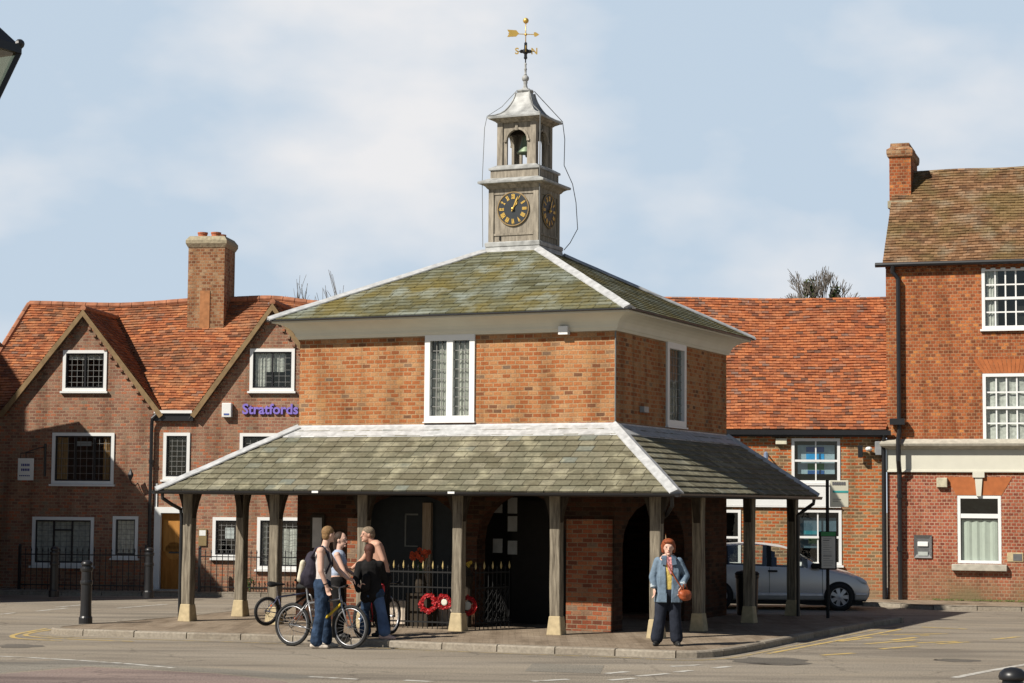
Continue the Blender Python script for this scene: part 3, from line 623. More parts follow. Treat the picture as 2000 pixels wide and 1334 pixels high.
MB().rings([sq(.51, 8.035), sq(.53, 8.05), sq(.56, 8.09), sq(.60, 8.115), sq(.635, 8.13)], cap=False).build('lower_cornice', M_tower, mk)
MB().rings([sq(.63, 8.125), sq(.665, 8.135), sq(.668, 8.17), sq(.655, 8.18), sq(.50, 8.245)]).build('cornice_lead', M_leadt, mk)
MB().rings([sq(.485, 8.22), sq(.485, 8.40)]).build('pedestal', M_tower, mk)
MB().rings([sq(.49, 8.39), sq(.515, 8.40), sq(.515, 8.435), sq(.40, 8.50)]).build('pedestal_lead', M_leadt, mk)
# belfry: corner posts, arched panels
bf = MB(); H_ = .395
for sx in (-1, 1):
    for sy in (-1, 1):
        x, y = TX+sx*(H_-.055), TY+sy*(H_-.055); bf.box(x-.055, y-.055, 8.46, x+.055, y+.055, 9.33)
for k in range(4):
    rot = Matrix.Rotation(math.pi/2*k, 4, 'Z')
    def tr(p, rot=rot): return Vector((TX, TY, 0))+rot @ Vector((p.x, p.y-H_+.03, p.z))
    hole = arch(-.205, .205, 8.47, 8.96, .205, 12)
    outer = [(-.285, 8.465), (-.285, 9.30), (.285, 9.30), (.285, 8.465)]
    outer = [(-.285, 8.465), (-.206, 8.465)]+[(-.205, 8.47)]+[(x, z) for x, z in reversed(hole[2:])]+[(.205, 8.47), (.206, 8.465), (.285, 8.465), (.285, 9.30), (-.285, 9.30)]
    bf.extrude([tr(Vector((x, 0, z))) for x, z in outer], rot @ Vector((0, .05, 0)))
bf.build('belfry', M_tower, mk)
ar = MB()
for k in range(4):
    rot = Matrix.Rotation(math.pi/2*k, 4, 'Z')
    def T_(x, y, z, rot=rot): return Vector((TX, TY, 0))+rot @ Vector((x, y-H_, z))
    L = []
    for i in range(13):
        a = math.pi*i/12; L.append([T_((.205+d)*math.cos(a), yy, 8.96+(.205+d)*math.sin(a)) for d, yy in ((0, .028), (.04, .028), (.04, .008), (0, .008))])
    ar.loft(L)
    for s in (-1, 1):
        P = [T_(s*.205, .028, 8.94), T_(s*.26, .028, 8.94), T_(s*.26, .0, 8.94), T_(s*.205, .0, 8.94)]; ar.loft([P, [p+Vector((0, 0, .035)) for p in P]])
    P = [T_(-.025, .03, 9.15), T_(.025, .03, 9.15), T_(.025, -.005, 9.15), T_(-.025, -.005, 9.15)]; ar.loft([P, [p+Vector((0, 0, .12)) for p in P]])
ar.build('arch_moulding', M_tower, mk)
bl = MB().lathe([(.02, 9.13), (.06, 9.13), (.085, 9.09), (.10, 9.02), (.115, 8.93), (.14, 8.85), (.185, 8.79), (.19, 8.765), (.17, 8.765), (.12, 8.84), (.09, 9.0), (.02, 9.08)], (TX+.04, TY, 0), 24).build('bell', M_bell, mk, smooth=True)
MB().tube([(TX+.04, TY, 8.95), (TX+.04, TY, 8.73)], .012).ball((TX+.04, TY, 8.72), .03).build('clapper', M_black, bl)
MB().box(TX-.36, TY-.04, 9.13, TX+.36, TY+.04, 9.20).build('bell_beam', M_dtimber, mk)
MB().rings([sq(.395, 9.30), sq(.41, 9.31), sq(.43, 9.33), sq(.47, 9.35), sq(.50, 9.37), sq(.515, 9.372)], cap=True).build('upper_cornice', M_tower, mk)
og = [(.50, 9.37), (.535, 9.375), (.54, 9.405), (.525, 9.415), (.44, 9.44), (.36, 9.48), (.30, 9.53), (.25, 9.60), (.21, 9.67), (.175, 9.75), (.15, 9.83), (.135, 9.91)]
MB().rings([sq(h, z) for h, z in og]).build('ogee_roof', M_leadt, mk)
for sx, sy in ((1, 1), (1, -1), (-1, 1), (-1, -1)):
    MB().tube([(TX+sx*h, TY+sy*h, z+.01) for h, z in og[3:]], .014, 6).build('lead_roll', M_leadt, mk)
MB().lathe([(.12, 9.90), (.15, 9.92), (.17, 9.945), (.155, 9.97), (.09, 9.985), (.05, 10.02), (.035, 10.08), (.045, 10.13), (.03, 10.15)], (TX, TY, 0), 8).build('finial_cap', M_leadt, mk)
MB().ball((TX, TY, 10.20), .068, 16, 10).lathe([(.035, 10.26), (.02, 10.29), (.022, 10.36), (.03, 10.38), (.018, 10.40), (.018, 10.46), (.026, 10.48), (.012, 10.5)], (TX, TY, 0), 10).build('finial_ball', M_leadt, mk, smooth=True)
# weather vane
vn = bpy.data.objects.new('weather_vane', None); COL.objects.link(vn); vn.parent = mk; vn.location = (TX, TY, 0); vn.rotation_euler = (0, 0, FM.yaw)
MB().tube([(0, 0, 10.48), (0, 0, 10.62)], .012, 8).box(-.028, -.028, 10.58, .028, .028, 10.86).box(-.09, -.02, 10.69, .09, .02, 10.75).box(-.02, -.09, 10.69, .02, .09, 10.75).ball((0, 0, 10.72), .06).ball((0, 0, 10.87), .03).ball((0, 0, 10.60), .035).ball((.085, 0, 10.72), .032).ball((-.085, 0, 10.72), .032).build('vane_cross', M_black, vn)
MB().tube([(-.17, 0, 10.72), (.17, 0, 10.72)], .007, 6).tube([(0, -.17, 10.72), (0, .17, 10.72)], .007, 6).build('direction_arms', M_black, vn)
for ch, x, y in (('S', -.165, 0), ('N', .165, 0)): text_mesh('letter', ch, .17, M_gold, Matrix.Translation((x, y, 10.72)) @ FACE, vn, .006, .004)
for ch, x, y in (('E', 0, .2), ('W', 0, -.2)): text_mesh('letter', ch, .13, M_gold, Matrix.Translation((x, y, 10.72)) @ Matrix.Rotation(math.pi/2, 4, 'Z') @ FACE, vn, .006, .004)
MB().tube([(0, 0, 10.88), (0, 0, 11.30)], .009, 8).ball((0, 0, 11.31), .055, 14, 10).ball((0, 0, 11.045), .028).build('vane_rod', M_gold, vn, smooth=True)
ao = MB(); ao.tube([(-.33, 0, 11.06), (.18, 0, 11.045)], .008, 6)
fz = 11.065
ao.extrude([(-.35, -.008, fz+.07), (-.18, -.008, fz+.06), (-.13, -.008, fz), (-.18, -.008, fz-.06), (-.35, -.008, fz-.07), (-.31, -.008, fz)], (0, .016, 0))
ao.extrude([(.15, -.008, fz+.02), (.19, -.008, fz+.025), (.255, -.008, fz-.02), (.19, -.008, fz-.06), (.16, -.008, fz-.055)], (0, .016, 0))
ao.build('vane_arrow', M_gold, vn)
# clock faces
def clock(side_):
    e = bpy.data.objects.new('clock_face', None); COL.objects.link(e); e.parent = mk; zc = FM.hit(1005, 408, y=TY-.495).z
    if side_ == 0: e.location = (TX-.005, TY-.488, zc)
    else: e.location = (TX+.488, TY, zc); e.rotation_euler = (0, 0, math.pi/2)
    rr = .305
    c = MB(); n = 48
    c.loft([[Vector((r*math.cos(2*math.pi*j/n), y, r*math.sin(2*math.pi*j/n))) for j in range(n)] for r, y in ((rr, .01), (rr, -.015), (rr-.012, -.02))]); c.build('dial', M_dial, e)
    MB().torus((0, -.018, 0), (0, 1, 0), rr+.008, .013, 48, 6).build('dial_rim', plain('brown_gilt_rim', (.32, .22, .10), .6) if side_ == 0 else MATS['brown_gilt_rim'], e)
    nm = ['XII', 'I', 'II', 'III', 'IIII', 'V', 'VI', 'VII', 'VIII', 'IX', 'X', 'XI']; g = MB()
    for i, s in enumerate(nm):
        a = math.pi/2-i*math.pi/6; M = Matrix.Rotation(-(i*math.pi/6), 4, Vector((0, -1, 0)))
        wid = sum({'I': .5, 'V': 1, 'X': 1}[k] for k in s); x = -wid/2
        for k in s:
            wk = {'I': .5, 'V': 1, 'X': 1}[k]; xc = (x+wk/2)*.036; x += wk; r0, r1 = .185, .275; hw = wk*.036/2*.72
            M2 = Matrix.Rotation(i*math.pi/6, 4, 'Y')
            segs = {'I': [((xc, r0), (xc, r1))], 'V': [((xc-hw, r1), (xc, r0)), ((xc+hw, r1), (xc, r0))], 'X': [((xc-hw, r1), (xc+hw, r0)), ((xc+hw, r1), (xc-hw, r0))]}[k]
            for (ax, az), (bx, bz) in segs:
                g.bar(M2 @ Vector((ax, -.024, az)), M2 @ Vector((bx, -.024, bz)), .013, .004, up=Vector((0, 1, 0)))
        M3 = Matrix.Rotation(i*math.pi/6, 4, 'Y'); g.bar(M3 @ Vector((0, -.0235, .283)), M3 @ Vector((0, -.0235, .291)), .012, .003, up=Vector((0, 1, 0)))
    g.build('numerals', M_gold, e)
    for ang, L, wd, nm_ in ((33, .17, .05, 'hour_hand'), (24, .26, .03, 'minute_hand')):
        M3 = Matrix.Rotation(R(ang), 4, 'Y'); yy = -.034 if nm_ == 'hour_hand' else -.044
        h = MB(); pts = [(-.008, -.05), (.008, -.05), (.010, L*.5), (wd/2, L*.68), (.008, L*.84), (0, L), (-.008, L*.84), (-wd/2, L*.68), (-.010, L*.5)]
        h.extrude([M3 @ Vector((x, yy, z)) for x, z in pts], (0, .005, 0)); h.build(nm_, M_gold, e)
    MB().ball((0, -.045, 0), .028).build('hub', M_gold, e)
clock(0); clock(1)
# lightning conductors looping down from the cornice corners
wr = MB()
wr.tube([(TX-.12, TY-.10, 9.97), (TX-.33, TY-.34, 9.62), (TX-.54, TY-.54, 9.42), (TX-.58, TY-.56, 9.2), (TX-.60, TY-.6, 8.2), (TX-.585, TY-.58, 6.95)], .006, 5)
wr.tube([(TX+.13, TY-.12, 9.97), (TX+.30, TY-.33, 9.62), (TX+.545, TY-.545, 9.42), (TX+.545, TY-.55, 8.2), (TX+.56, TY-.57, 6.95)], .012, 5)
wr.tube([(TX+.13, TY+.12, 9.97), (TX+.54, TY+.54, 9.43), (TX+.57, TY+.58, 9.1), (TX+.56, TY+.58, 8.6), (TX+.69, TY+.69, 8.25), (TX+.75, TY+.72, 7.9), (TX+.77, TY+.76, 7.4), (TX+.66, TY+.65, 7.12), (TX+.57, TY+.57, 6.98)], .008, 5)
wr.build('conductor_cable', M_leadd, mk)

# ================================================================== GROUND
g = MB(); g.quad((-400, -60, 0), (400, -60, 0), (400, 700, 0), (-400, 700, 0)); struct(g.build('road', M_road))
def sheet(name, pts, z, mat, st=True):
    m = MB(); c = [Vector((p[0], p[1], z)) for p in pts]; m.v = c; m.f = [tuple(range(len(c)))]
    bm = bmesh.new(); vs = [bm.verts.new(p) for p in c]; f = bm.faces.new(vs); bmesh.ops.triangulate(bm, faces=[f]); bm.verts.index_update(); bm.faces.ensure_lookup_table()
    m.v = [v.co.copy() for v in bm.verts]; m.f = [tuple(v.index for v in q.verts) for q in bm.faces]
    if bm.faces[0].normal.z < 0: m.f = [t[::-1] for t in m.f]
    bm.free(); o = m.build(name, mat)
    if st: struct(o)
    return o
def smooth_path(P, k=5):
    out = []
    P = [Vector((p[0], p[1], 0)) for p in P]
    for i in range(len(P)-1):
        a, b, c, d = P[max(i-1, 0)], P[i], P[i+1], P[min(i+2, len(P)-1)]
        for j in range(k):
            t = j/k; out.append(.5*((2*b)+(c-a)*t+(2*a-5*b+4*c-d)*t*t+(3*b-a-3*c+d)*t**3))
    out.append(P[-1]); return out
KZ = .10
kp = [on_z(x, y, KZ) for x, y in ((150, 1219), (102, 1224), (130, 1228.5), (350, 1235), (540, 1240), (700, 1248), (760, 1251), (1000, 1261), (1180, 1267), (1290, 1271), (1345, 1272), (1400, 1270), (1470, 1259), (1560, 1241), (1660, 1222), (1740, 1209), (1765, 1206))]
front = smooth_path(kp)
back = [on_z(x, y, KZ) for x, y in ((1765, 1206), (1700, 1204), (1600, 1201), (1430, 1198), (1200, 1190), (700, 1179), (480, 1189), (350, 1203), (230, 1213), (150, 1219))]
isl = front+[Vector((p.x, p.y, 0)) for p in back[1:-1]]
def offset_path(P, d):
    out = []
    for i, p in enumerate(P):
        t = (P[min(i+1, len(P)-1)]-P[max(i-1, 0)]).normalized(); out.append(p+Vector((-t.y, t.x, 0))*d)
    return out
inner = offset_path(front, .14)
sheet('pavement', inner[3:-1]+[Vector((p.x, p.y, 0)) for p in back[1:-1]], KZ-.002, M_pave)
def kerb(path, w=.15, h=KZ, step=.92, name='kerb'):
    m = MB(); acc = [0]
    for i in range(1, len(path)): acc.append(acc[-1]+(path[i]-path[i-1]).length)
    def at(s):
        s = max(0, min(acc[-1], s)); i = max(1, next((k for k, a in enumerate(acc) if a >= s), len(acc)-1)); t = (s-acc[i-1])/max(1e-6, acc[i]-acc[i-1]); p = path[i-1].lerp(path[i], t); d = (path[i]-path[i-1]).normalized(); return p, Vector((-d.y, d.x, 0))
    s = 0
    while s < acc[-1]-.1:
        e = min(acc[-1], s+step-.018); j = random.uniform(-.004, .004); L = []
        for k in range(4):
            p, n = at(s+(e-s)*k/3); L.append([p+Vector((0, 0, -.05)), p+n*.006+Vector((0, 0, h-.02+j)), p+n*.025+Vector((0, 0, h+j+.001)), p+n*w+Vector((0, 0, h+j+.003)), p+n*w+Vector((0, 0, -.05))])
        m.loft(L); s += step
    return struct(m.build(name, M_kerb))
kerb(front); kerb([Vector((p.x, p.y, 0)) for p in back])
# painted road markings
def stripe(path, w, name, mat, z=.004):
    m = MB(); a, b = offset_path(path, -w/2), offset_path(path, w/2); k = len(path)
    m.v = [Vector((p.x, p.y, z)) for p in a+b]; m.f = [(i, i+1, k+i+1, k+i) for i in range(k-1)]
    return struct(m.build(name, mat))
yl = smooth_path([on_z(x, y) for x, y in ((70, 1240), (130, 1245), (350, 1251), (600, 1259), (760, 1267), (1000, 1277), (1180, 1283), (1330, 1290), (1420, 1286), (1500, 1272), (1600, 1252), (1700, 1232), (1765, 1221))])
stripe(yl, .07, 'yellow_line', M_yel2)
nz_ = smooth_path([on_z(x, y) for x, y in ((100, 1230), (62, 1236), (50, 1241), (75, 1245), (150, 1249), (260, 1253))], 6); stripe(nz_, .09, 'yellow_line', M_yel)
nz_ = smooth_path([on_z(x, y) for x, y in ((90, 1228), (36, 1238), (24, 1244), (45, 1248), (120, 1252))], 6); stripe(nz_, .09, 'yellow_line', M_yel)
stripe(smooth_path([on_z(x, y) for x, y in ((1500, 1277), (1600, 1258), (1690, 1242), (1760, 1229))]), .09, 'yellow_line', M_yel)
def mark(pts, w, name='white_line', mat=None):
    return stripe(smooth_path([on_z(*p) for p in pts], 4), w, name, mat or M_wht)
mark(((-40, 1280), (100, 1287), (240, 1296), (340, 1305)), .10)
for a in (((605, 1322), (700, 1327)), ((790, 1329), (850, 1332)), ((1040, 1331), (1110, 1327)), ((1185, 1316), (1225, 1312)), ((1190, 1329), (1240, 1325)), ((1245, 1321), (1305, 1316)), ((1310, 1302), (1370, 1299)), ((1320, 1313), (1350, 1310)), ((1395, 1305), (1425, 1302)), ((1864, 1324), (1925, 1312), (2010, 1297))): mark(a, .12)
for a in (((130, 1188), (70, 1194)), ((180, 1180), (110, 1186)), ((0, 1200), (30, 1197)), ((230, 1188), (330, 1180))): mark(a, .10)
for a in (((1640, 1253), (1700, 1245)), ((1720, 1240), (1850, 1238)), ((1690, 1258), (1790, 1250)), ((1790, 1256), (1870, 1253)), ((1720, 1268), (1790, 1262)), ((1605, 1280), (1668, 1276)), ((1800, 1225), (1890, 1229)), ((1940, 1249), (1990, 1244)), ((1795, 1241), (1815, 1241)), ((1830, 1258), (1890, 1254)), ((1740, 1251), (1790, 1245))): mark(a, .13, 'yellow_line', M_yel)
sheet('road_patch', [on_z(x, y) for x, y in ((-60, 1322), (170, 1303), (420, 1316), (560, 1332), (620, 1390), (-80, 1420))], .0025, M_roadp)
sheet('road_patch', [on_z(x, y) for x, y in ((-60, 1293), (60, 1293), (150, 1288), (330, 1300), (480, 1309), (640, 1322), (560, 1327), (420, 1314), (170, 1301), (-60, 1319))], .0015, M_roadg)

def blotch(c, rx, ry, mat, z, seed):
    rg = random.Random(seed); n = 22; P = []
    for k in range(n): a = 2*math.pi*k/n; r_ = 1+rg.uniform(-.25, .25); P.append((c.x+rx*r_*math.cos(a), c.y+ry*r_*math.sin(a)))
    return sheet('road_stain', P, z, mat)
M_stain = asphalt('stained_road', (.10, .09, .075), (.14, .125, .105), (.18, .16, .135), 2)
blotch(on_z(1510, 1291), .55, .7, M_stain, .0022, 3); blotch(on_z(40, 1262), .4, .35, M_stain, .0022, 4); blotch(on_z(1870, 1290), .3, .3, M_stain, .0022, 6)
sheet('road_patch', [on_z(x, y) for x, y in ((1040, 1296), (1180, 1300), (1172, 1316), (1025, 1311))], .0028, M_roadg)
# ================================================================== LEFT BUILDING
FL = Frame(-8.40, 47.84, 0.12)
lb = thing('shop_house', 'long brown brick house with two tall gables, tiled roof and purple shop lettering', 'house', FL.o, -FL.yaw)
hx = lambda px, py=900: FL.hit(px, py, y=0).x
hz = lambda py, px=300: FL.hit(px, py, y=0).z
EZ = hz(806, 345); GA1 = FL.hit(163, 604, y=-.1); GA2 = FL.hit(533, 592, y=-.1)
XL, XR = hx(-75), hx(790)
g1 = (GA1.x-(hx(318, 800)-GA1.x), GA1.x, hx(318, 800)); g2 = (hx(379, 800), GA2.x, GA2.x+(GA2.x-hx(379, 800)))
def R2(a, b): p, q = FL.hit(*a, y=0), FL.hit(*b, y=0); return (min(p.x, q.x), max(p.x, q.x), min(p.z, q.z), max(p.z, q.z))
wins = {'g1': R2((125, 685), (207, 763)), 'g2': R2((490, 682), (574, 763)), 'u1': R2((104, 846), (221, 945)), 'u2': R2((321, 846), (369, 936)), 'u3': R2((470, 847), (600, 940)),
        'd1': R2((65, 1010), (181, 1105)), 'd2': R2((222, 1009), (268, 1089)), 'd3': R2((417, 1011), (466, 1089)), 'd4': R2((504, 1011), (625, 1112))}
dx0, dx1, dz1 = hx(312, 1100), hx(362, 1100), hz(1000)
GZ = .10
outer = [(XL, GZ-.12), (XR, GZ-.12), (XR, EZ), (g2[2], EZ), (g2[1], GA2.z-.05), (g2[0], EZ), (g1[2], EZ), (g1[1], GA1.z-.05), (g1[0], EZ), (XL, EZ)]
MB().holed(outer, [rect(*v) for v in wins.values()]+[rect(dx0, dx1, GZ-.02, dz1)], 0, .14).build('brick_wall', M_brickL, lb)
MB().box(XL, 5.35, -.02, XR, 5.5, EZ).box(XL-.001, .01, -.02, XL+.13, 5.35, EZ).box(XR-.13, .01, -.02, XR, 5.35, EZ).build('rear_wall', M_brickL, lb)
def lat(v, nx, nz, cur=None, mx=(), mz=(), pane=None):
    a, b, c, d = v; o = window(lb, a, b, c, d, 0, fr=.075, bars=(1, 1), curtain=cur, pane=pane, back=.5)
    m = MB(); i0, i1, j0, j1 = a+.063, b-.063, c+.063, d-.063; t = .035
    m.box(i0, .008, j0, i1, .033, j0+t); m.box(i0, .008, j1-t, i1, .033, j1); m.box(i0, .008, j0+t, i0+t, .033, j1-t); m.box(i1-t, .008, j0+t, i1, .033, j1-t)
    for f in mx: x = i0+(i1-i0)*f; m.box(x-.022, .006, j0+t, x+.022, .031, j1-t)
    for f0, f1, fz in mz: z = j0+(j1-j0)*fz; m.box(i0+(i1-i0)*f0+.022, .0065, z-.018, i0+(i1-i0)*f1-.022, .0305, z+.018)
    m.build('casement', M_black, o)
    k = MB()
    for i in range(1, nx): x = i0+(i1-i0)*i/nx; k.box(x-.0045, .0335, j0, x+.0045, .0345, j1)
    for i in range(1, nz): z = j0+(j1-j0)*i/nz; k.box(i0, .0331, z-.0045, i1, .0341, z+.0045)
    k.build('glazing_bars', M_leadcame, o)
    return o
V = wins
lat(V['g1'], 7, 6, mx=(.5,), cur=((.05, .95, .82, 1, M_curtain),)); lat(V['g2'], 6, 6, ((.0, .32, 0, 1, M_curtain), (.32, .8, .45, 1, M_curtain)), mx=(.5,))
o = lat(V['u1'], 9, 6, ((.02, .2, .02, .98, M_ocurtain), (.84, .98, .02, .98, M_ocurtain)), mx=(.36, .70))
a = FL.hit(147, 862, y=.16); b = FL.hit(178, 871, y=.16); MB().box(a.x, .16, b.z, b.x, .22, a.z).build('strip_light', plain('pale_fitting', (.45, .47, .5), .5), o)
lat(V['u2'], 4, 8, mx=()); lat(V['u3'], 9, 6, mx=(.33, .66))
lat(V['d1'], 9, 8, ((.0, 1, 0, 1, M_curtain),), mx=(.33, .66), mz=((.33, .66, .77),)); lat(V['d2'], 4, 7, ((.05, 1, 0, 1, M_curtain),))
o = lat(V['d3'], 4, 7); a = FL.hit(440, 1029, y=.1); b = FL.hit(457, 1052, y=.1); MB().box(a.x, .1, b.z, b.x, .11, a.z).build('paper_notice', M_white, o)
lat(V['d4'], 9, 8, ((.30, 1, 0, .82, M_curtain), (.0, .1, 0, .95, M_curtain)), mx=(.33,), mz=())
# door with white surround
s = MB(); f = FL.hit(302, 990, y=-.04); wxo = f.x; zt = f.z
s.box(wxo, -.05, GZ-.02, dx0+.01, .05, zt); s.box(dx1-.01, -.05, GZ-.02, dx1+.10, .05, zt); s.box(dx0+.01, -.053, dz1-.02, dx1-.01, .05, zt)
zz = hz(820, 300); s.box(wxo+.0, -.03, zt, wxo+.05, .0-.002, zt+.55)
s.build('door_surround', M_white, lb)
dd = MB().box(dx0, .10, GZ+.02, dx1, .15, dz1).build('door', M_door, lb)
k = MB(); k.box(dx0+.05, .085, GZ+.9, dx1-.05, .099, dz1-.18); k.lathe([(.21, 0), (.21, .02)], (0, 0, 0), 24); k.v[8:] = [Vector(((dx0+dx1)/2+p.x, .099-p.z*.7, GZ+.92+p.y)) for p in k.v[8:]]
k.build('door_panel', wood('lighter_oak', (.42, .19, .045), (.55, .26, .07), (8, 8, 1)), dd)
MB().box((dx0+dx1)/2-.12, .075, GZ+.86, (dx0+dx1)/2+.16, .084, GZ+.90).build('letter_plate', M_black, dd)
MB().box(dx0-.06, -.35, GZ-.02, dx1+.06, .1, GZ+.02).build('door_step', M_cstone, lb)
M_ridge = plain('ridge_clay', (.36, .15, .08), .85, var=.35, scale=5)
# roofs
PY = 2.74; RZ = EZ+PY*1.04
Lm = math.hypot(PY, RZ-EZ); vy = Vector((0, PY/Lm, (RZ-EZ)/Lm)); nr = Vector((0, -(RZ-EZ)/Lm, PY/Lm))
xr0 = FL.hit(58, 590, y=PY).x; xl0 = xr0-.55
sag = [(xr0, .02), (hx(160), -.04), (hx(365), .09), (hx(470), .13), (hx(600), -.02), (XR+1, -.02)]
def sagf(x):
    if x <= sag[0][0]: return sag[0][1]
    for (a, p), (b, q) in zip(sag, sag[1:]):
        if x <= b: t = (x-a)/(b-a); t = t*t*(3-2*t); return p+(q-p)*t
    return sag[-1][1]
def gable_z(g, ga, x): return EZ+(ga.z-EZ)*(1-abs(x-g[1])/(g[2]-g[1]))
def inside(p):
    for g, ga in ((g1, GA1), (g2, GA2)):
        if abs(p.x-g[1]) < g[2]-g[1] and p.z < gable_z(g, ga, p.x)-.05: return True
    return False
def ptm(u, v):
    t = v/Lm; x = XL+u; return Vector((x, PY*t-.06*(1-t), EZ+(RZ-EZ)*t+sagf(x)*t*t+.012*math.sin(x*2.3+v*3)))
m = tiled(ptm, nr, lambda v: (max(0, xl0-XL+(xr0-xl0)*v/Lm), XR-XL), Lm, .165, .095, .016, .022, skip=inside)
m.build('main_roof', M_tileL, lb)
u = MB(); n_ = 16
for i in range(n_):
    for j in range(4):
        a, b = XL+(XR-XL)*i/n_, XL+(XR-XL)*(i+1)/n_
        P = [ptm(a-XL, Lm*j/4), ptm(b-XL, Lm*j/4), ptm(b-XL, Lm*(j+1)/4), ptm(a-XL, Lm*(j+1)/4)]
        xl = [xl0+(xr0-xl0)*q for q in (j/4, j/4, (j+1)/4, (j+1)/4)]
        if not any(inside(p+Vector((0, 0, .0))) for p in P): u.quad(*[Vector((max(p.x, x_), p.y+.03, p.z-.03)) for p, x_ in zip(P, xl)])
u.quad((xl0, -.02, EZ-.02), (xr0, PY, RZ-.03), (xr0, 2*PY, EZ)); u.quad((xr0, PY, RZ-.03), (XR, PY, RZ-.06), (XR, 2*PY, EZ), (xr0, 2*PY, EZ)); u.quad((xl0, 0, EZ-.02), (xr0, 2*PY, EZ), (XL, 2*PY, EZ), (XL, 0, EZ-.02))
u.build('roof_underlay', M_under, lb)
rt = MB()
x = xr0
while x < XR: zc = RZ+sagf(x+.15)+.012; rt.tube([(x+.004, PY, zc), (x+.29, PY, RZ+sagf(x+.4)+.012)], .085, 8); x += .3
a, b = Vector((xl0, -.02, EZ+.02)), Vector((xr0, PY, RZ+.03))
for i in range(12): rt.tube([a.lerp(b, (i+.02)/12), a.lerp(b, (i+.98)/12)], .075, 8)
rt.build('ridge_tiles', M_ridge, lb)
V0 = Vector((0, -.025, 0))
for g, ga in ((g1, GA1), (g2, GA2)):
    hw = g[2]-g[1]; rise = ga.z-EZ; Ls = math.hypot(hw, rise); yb = (ga.z-EZ)/((RZ-EZ)/PY)
    for s in (-1, 1):
        vd = Vector((-s*hw/Ls, 0, rise/Ls)); nn = Vector((s*rise/Ls, 0, hw/Ls)); A = Vector((g[1]+s*(hw+.04), -.14, EZ-.05)); Lx = Ls+.055
        def pt(u_, v, A=A, vd=vd, s=s): return A+vd*v+Vector((0, u_ if True else 0, 0))+Vector((0, 0, .01*math.sin(u_*4+v*2)))
        def rg(v, Lx=Lx, yb=yb): return (0, .14+yb*v/Lx+.04)
        tiled(pt, nn, rg, Lx, .165, .095, .016, .012).build('gable_roof', M_tileL, lb)
        q = MB(); q.quad(A+Vector((0, .0, -.012)), A+vd*Lx+Vector((0, .0, -.012)), A+vd*Lx+Vector((0, yb+.1, -.012)), A+Vector((0, .2, -.012))); q.build('roof_underlay', M_under, lb)
        bb = MB(); a = Vector((g[1]+s*(hw+.05), 0, EZ-.06)); b = Vector((g[1], 0, ga.z-.005)); pv = nn*(-.12)
        if s == 1: b = b+Vector((.0, 0, 0))
        P = [a, b, b+Vector((0, 0, -.165)), a+pv]
        bb.loft([[p+Vector((0, -.155, 0)) for p in P], [p+Vector((0, -.125, 0)) for p in P]]); bb.build('bargeboard', M_oakb, lb)
        dn = MB(); p_, q_ = a+nn*(-.15), b+nn*(-.15); dn.extrude([p_+V0, q_+V0, q_+V0+nn*.03, p_+V0+nn*.03], (0, .02, 0))
        for i in range(1, 15):
            p = a.lerp(b, i/15)+nn*(-.17); dn.box(p.x-.035, -.05, p.z-.04, p.x+.035, -.003, p.z+.03)
        dn.build('brick_dentils', M_brickL, lb)
    rt = MB(); y = -.14
    while y < yb: rt.tube([(g[1], y+.004, ga.z+.03), (g[1], y+.29, ga.z+.03)], .07, 8); y += .3
    rt.build('ridge_tiles', M_ridge, lb)
# chimney
c0 = FL.hit(365, 640, y=2.04); c1 = FL.hit(436, 640, y=2.04); ctz = FL.hit(400, 474, y=2.04).z
ch = MB().box(c0.x, 2.04, EZ+1.2, c1.x, 3.05, ctz).build('chimney', M_chim, lb)
px_ = FL.hit(392, 600, y=2.0); MB().box(px_.x-.03, 2.022, EZ+1.2, px_.x+.22, 2.037, ctz-1.2).build('render_patch', plain('orange_render', (.42, .19, .08), .9, var=.2), ch)
cc = MB().rings([(c0.x-.01, c1.x+.01, 2.03, 3.06, ctz-.12), (c0.x-.06, c1.x+.06, 1.98, 3.11, ctz-.02), (c0.x-.06, c1.x+.06, 1.98, 3.11, ctz+.06), (c0.x+.02, c1.x-.02, 2.06, 3.03, ctz+.17)]).build('chimney_cap', M_mort, ch)
for px in (396, 422, 432):
    q = FL.hit(px, 460, y=2.3 if px != 432 else 2.75); MB().lathe([(.12, ctz+.1), (.115, ctz+.24), (.13, ctz+.25), (.13, ctz+.29), (.10, ctz+.29), (.09, ctz+.15)], (q.x, q.y, 0), 14).build('chimney_pot', M_terra, ch)
MB().box(c0.x-.05, 1.88, EZ+1.8, c1.x+.03, 2.05, EZ+1.93).build('lead_apron', M_mort, ch)
ck = thing('side_cottage', 'low tiled cottage roof at the far left edge behind the first gable', 'house', FL.o, -FL.yaw)
cx1 = xl0+.25; cx0 = XL-4; cz = FL.hit(10, 684, y=4.2).z; A_, B_, C_, D_ = Vector((cx0, 1.9, EZ-.1)), Vector((cx1, 1.9, EZ-.1)), Vector((cx1, 4.2, cz)), Vector((cx0, 4.2, cz))
slope(A_, B_, C_, D_, 'roof', M_tileL, ck, tw=.165, ex=.1)
MB().box(cx0, 1.95, -.02, cx1-.02, 6.4, EZ-.12).quad((cx1-.01, 1.95, EZ-.12), (cx1-.01, 6.4, EZ-.12), (cx1-.01, 4.2, cz-.03)).quad((cx0, 4.2, cz-.01), (cx1, 4.2, cz-.01), (cx1, 6.5, EZ-.12), (cx0, 6.5, EZ-.12)).build('brick_wall', M_brickL, ck)
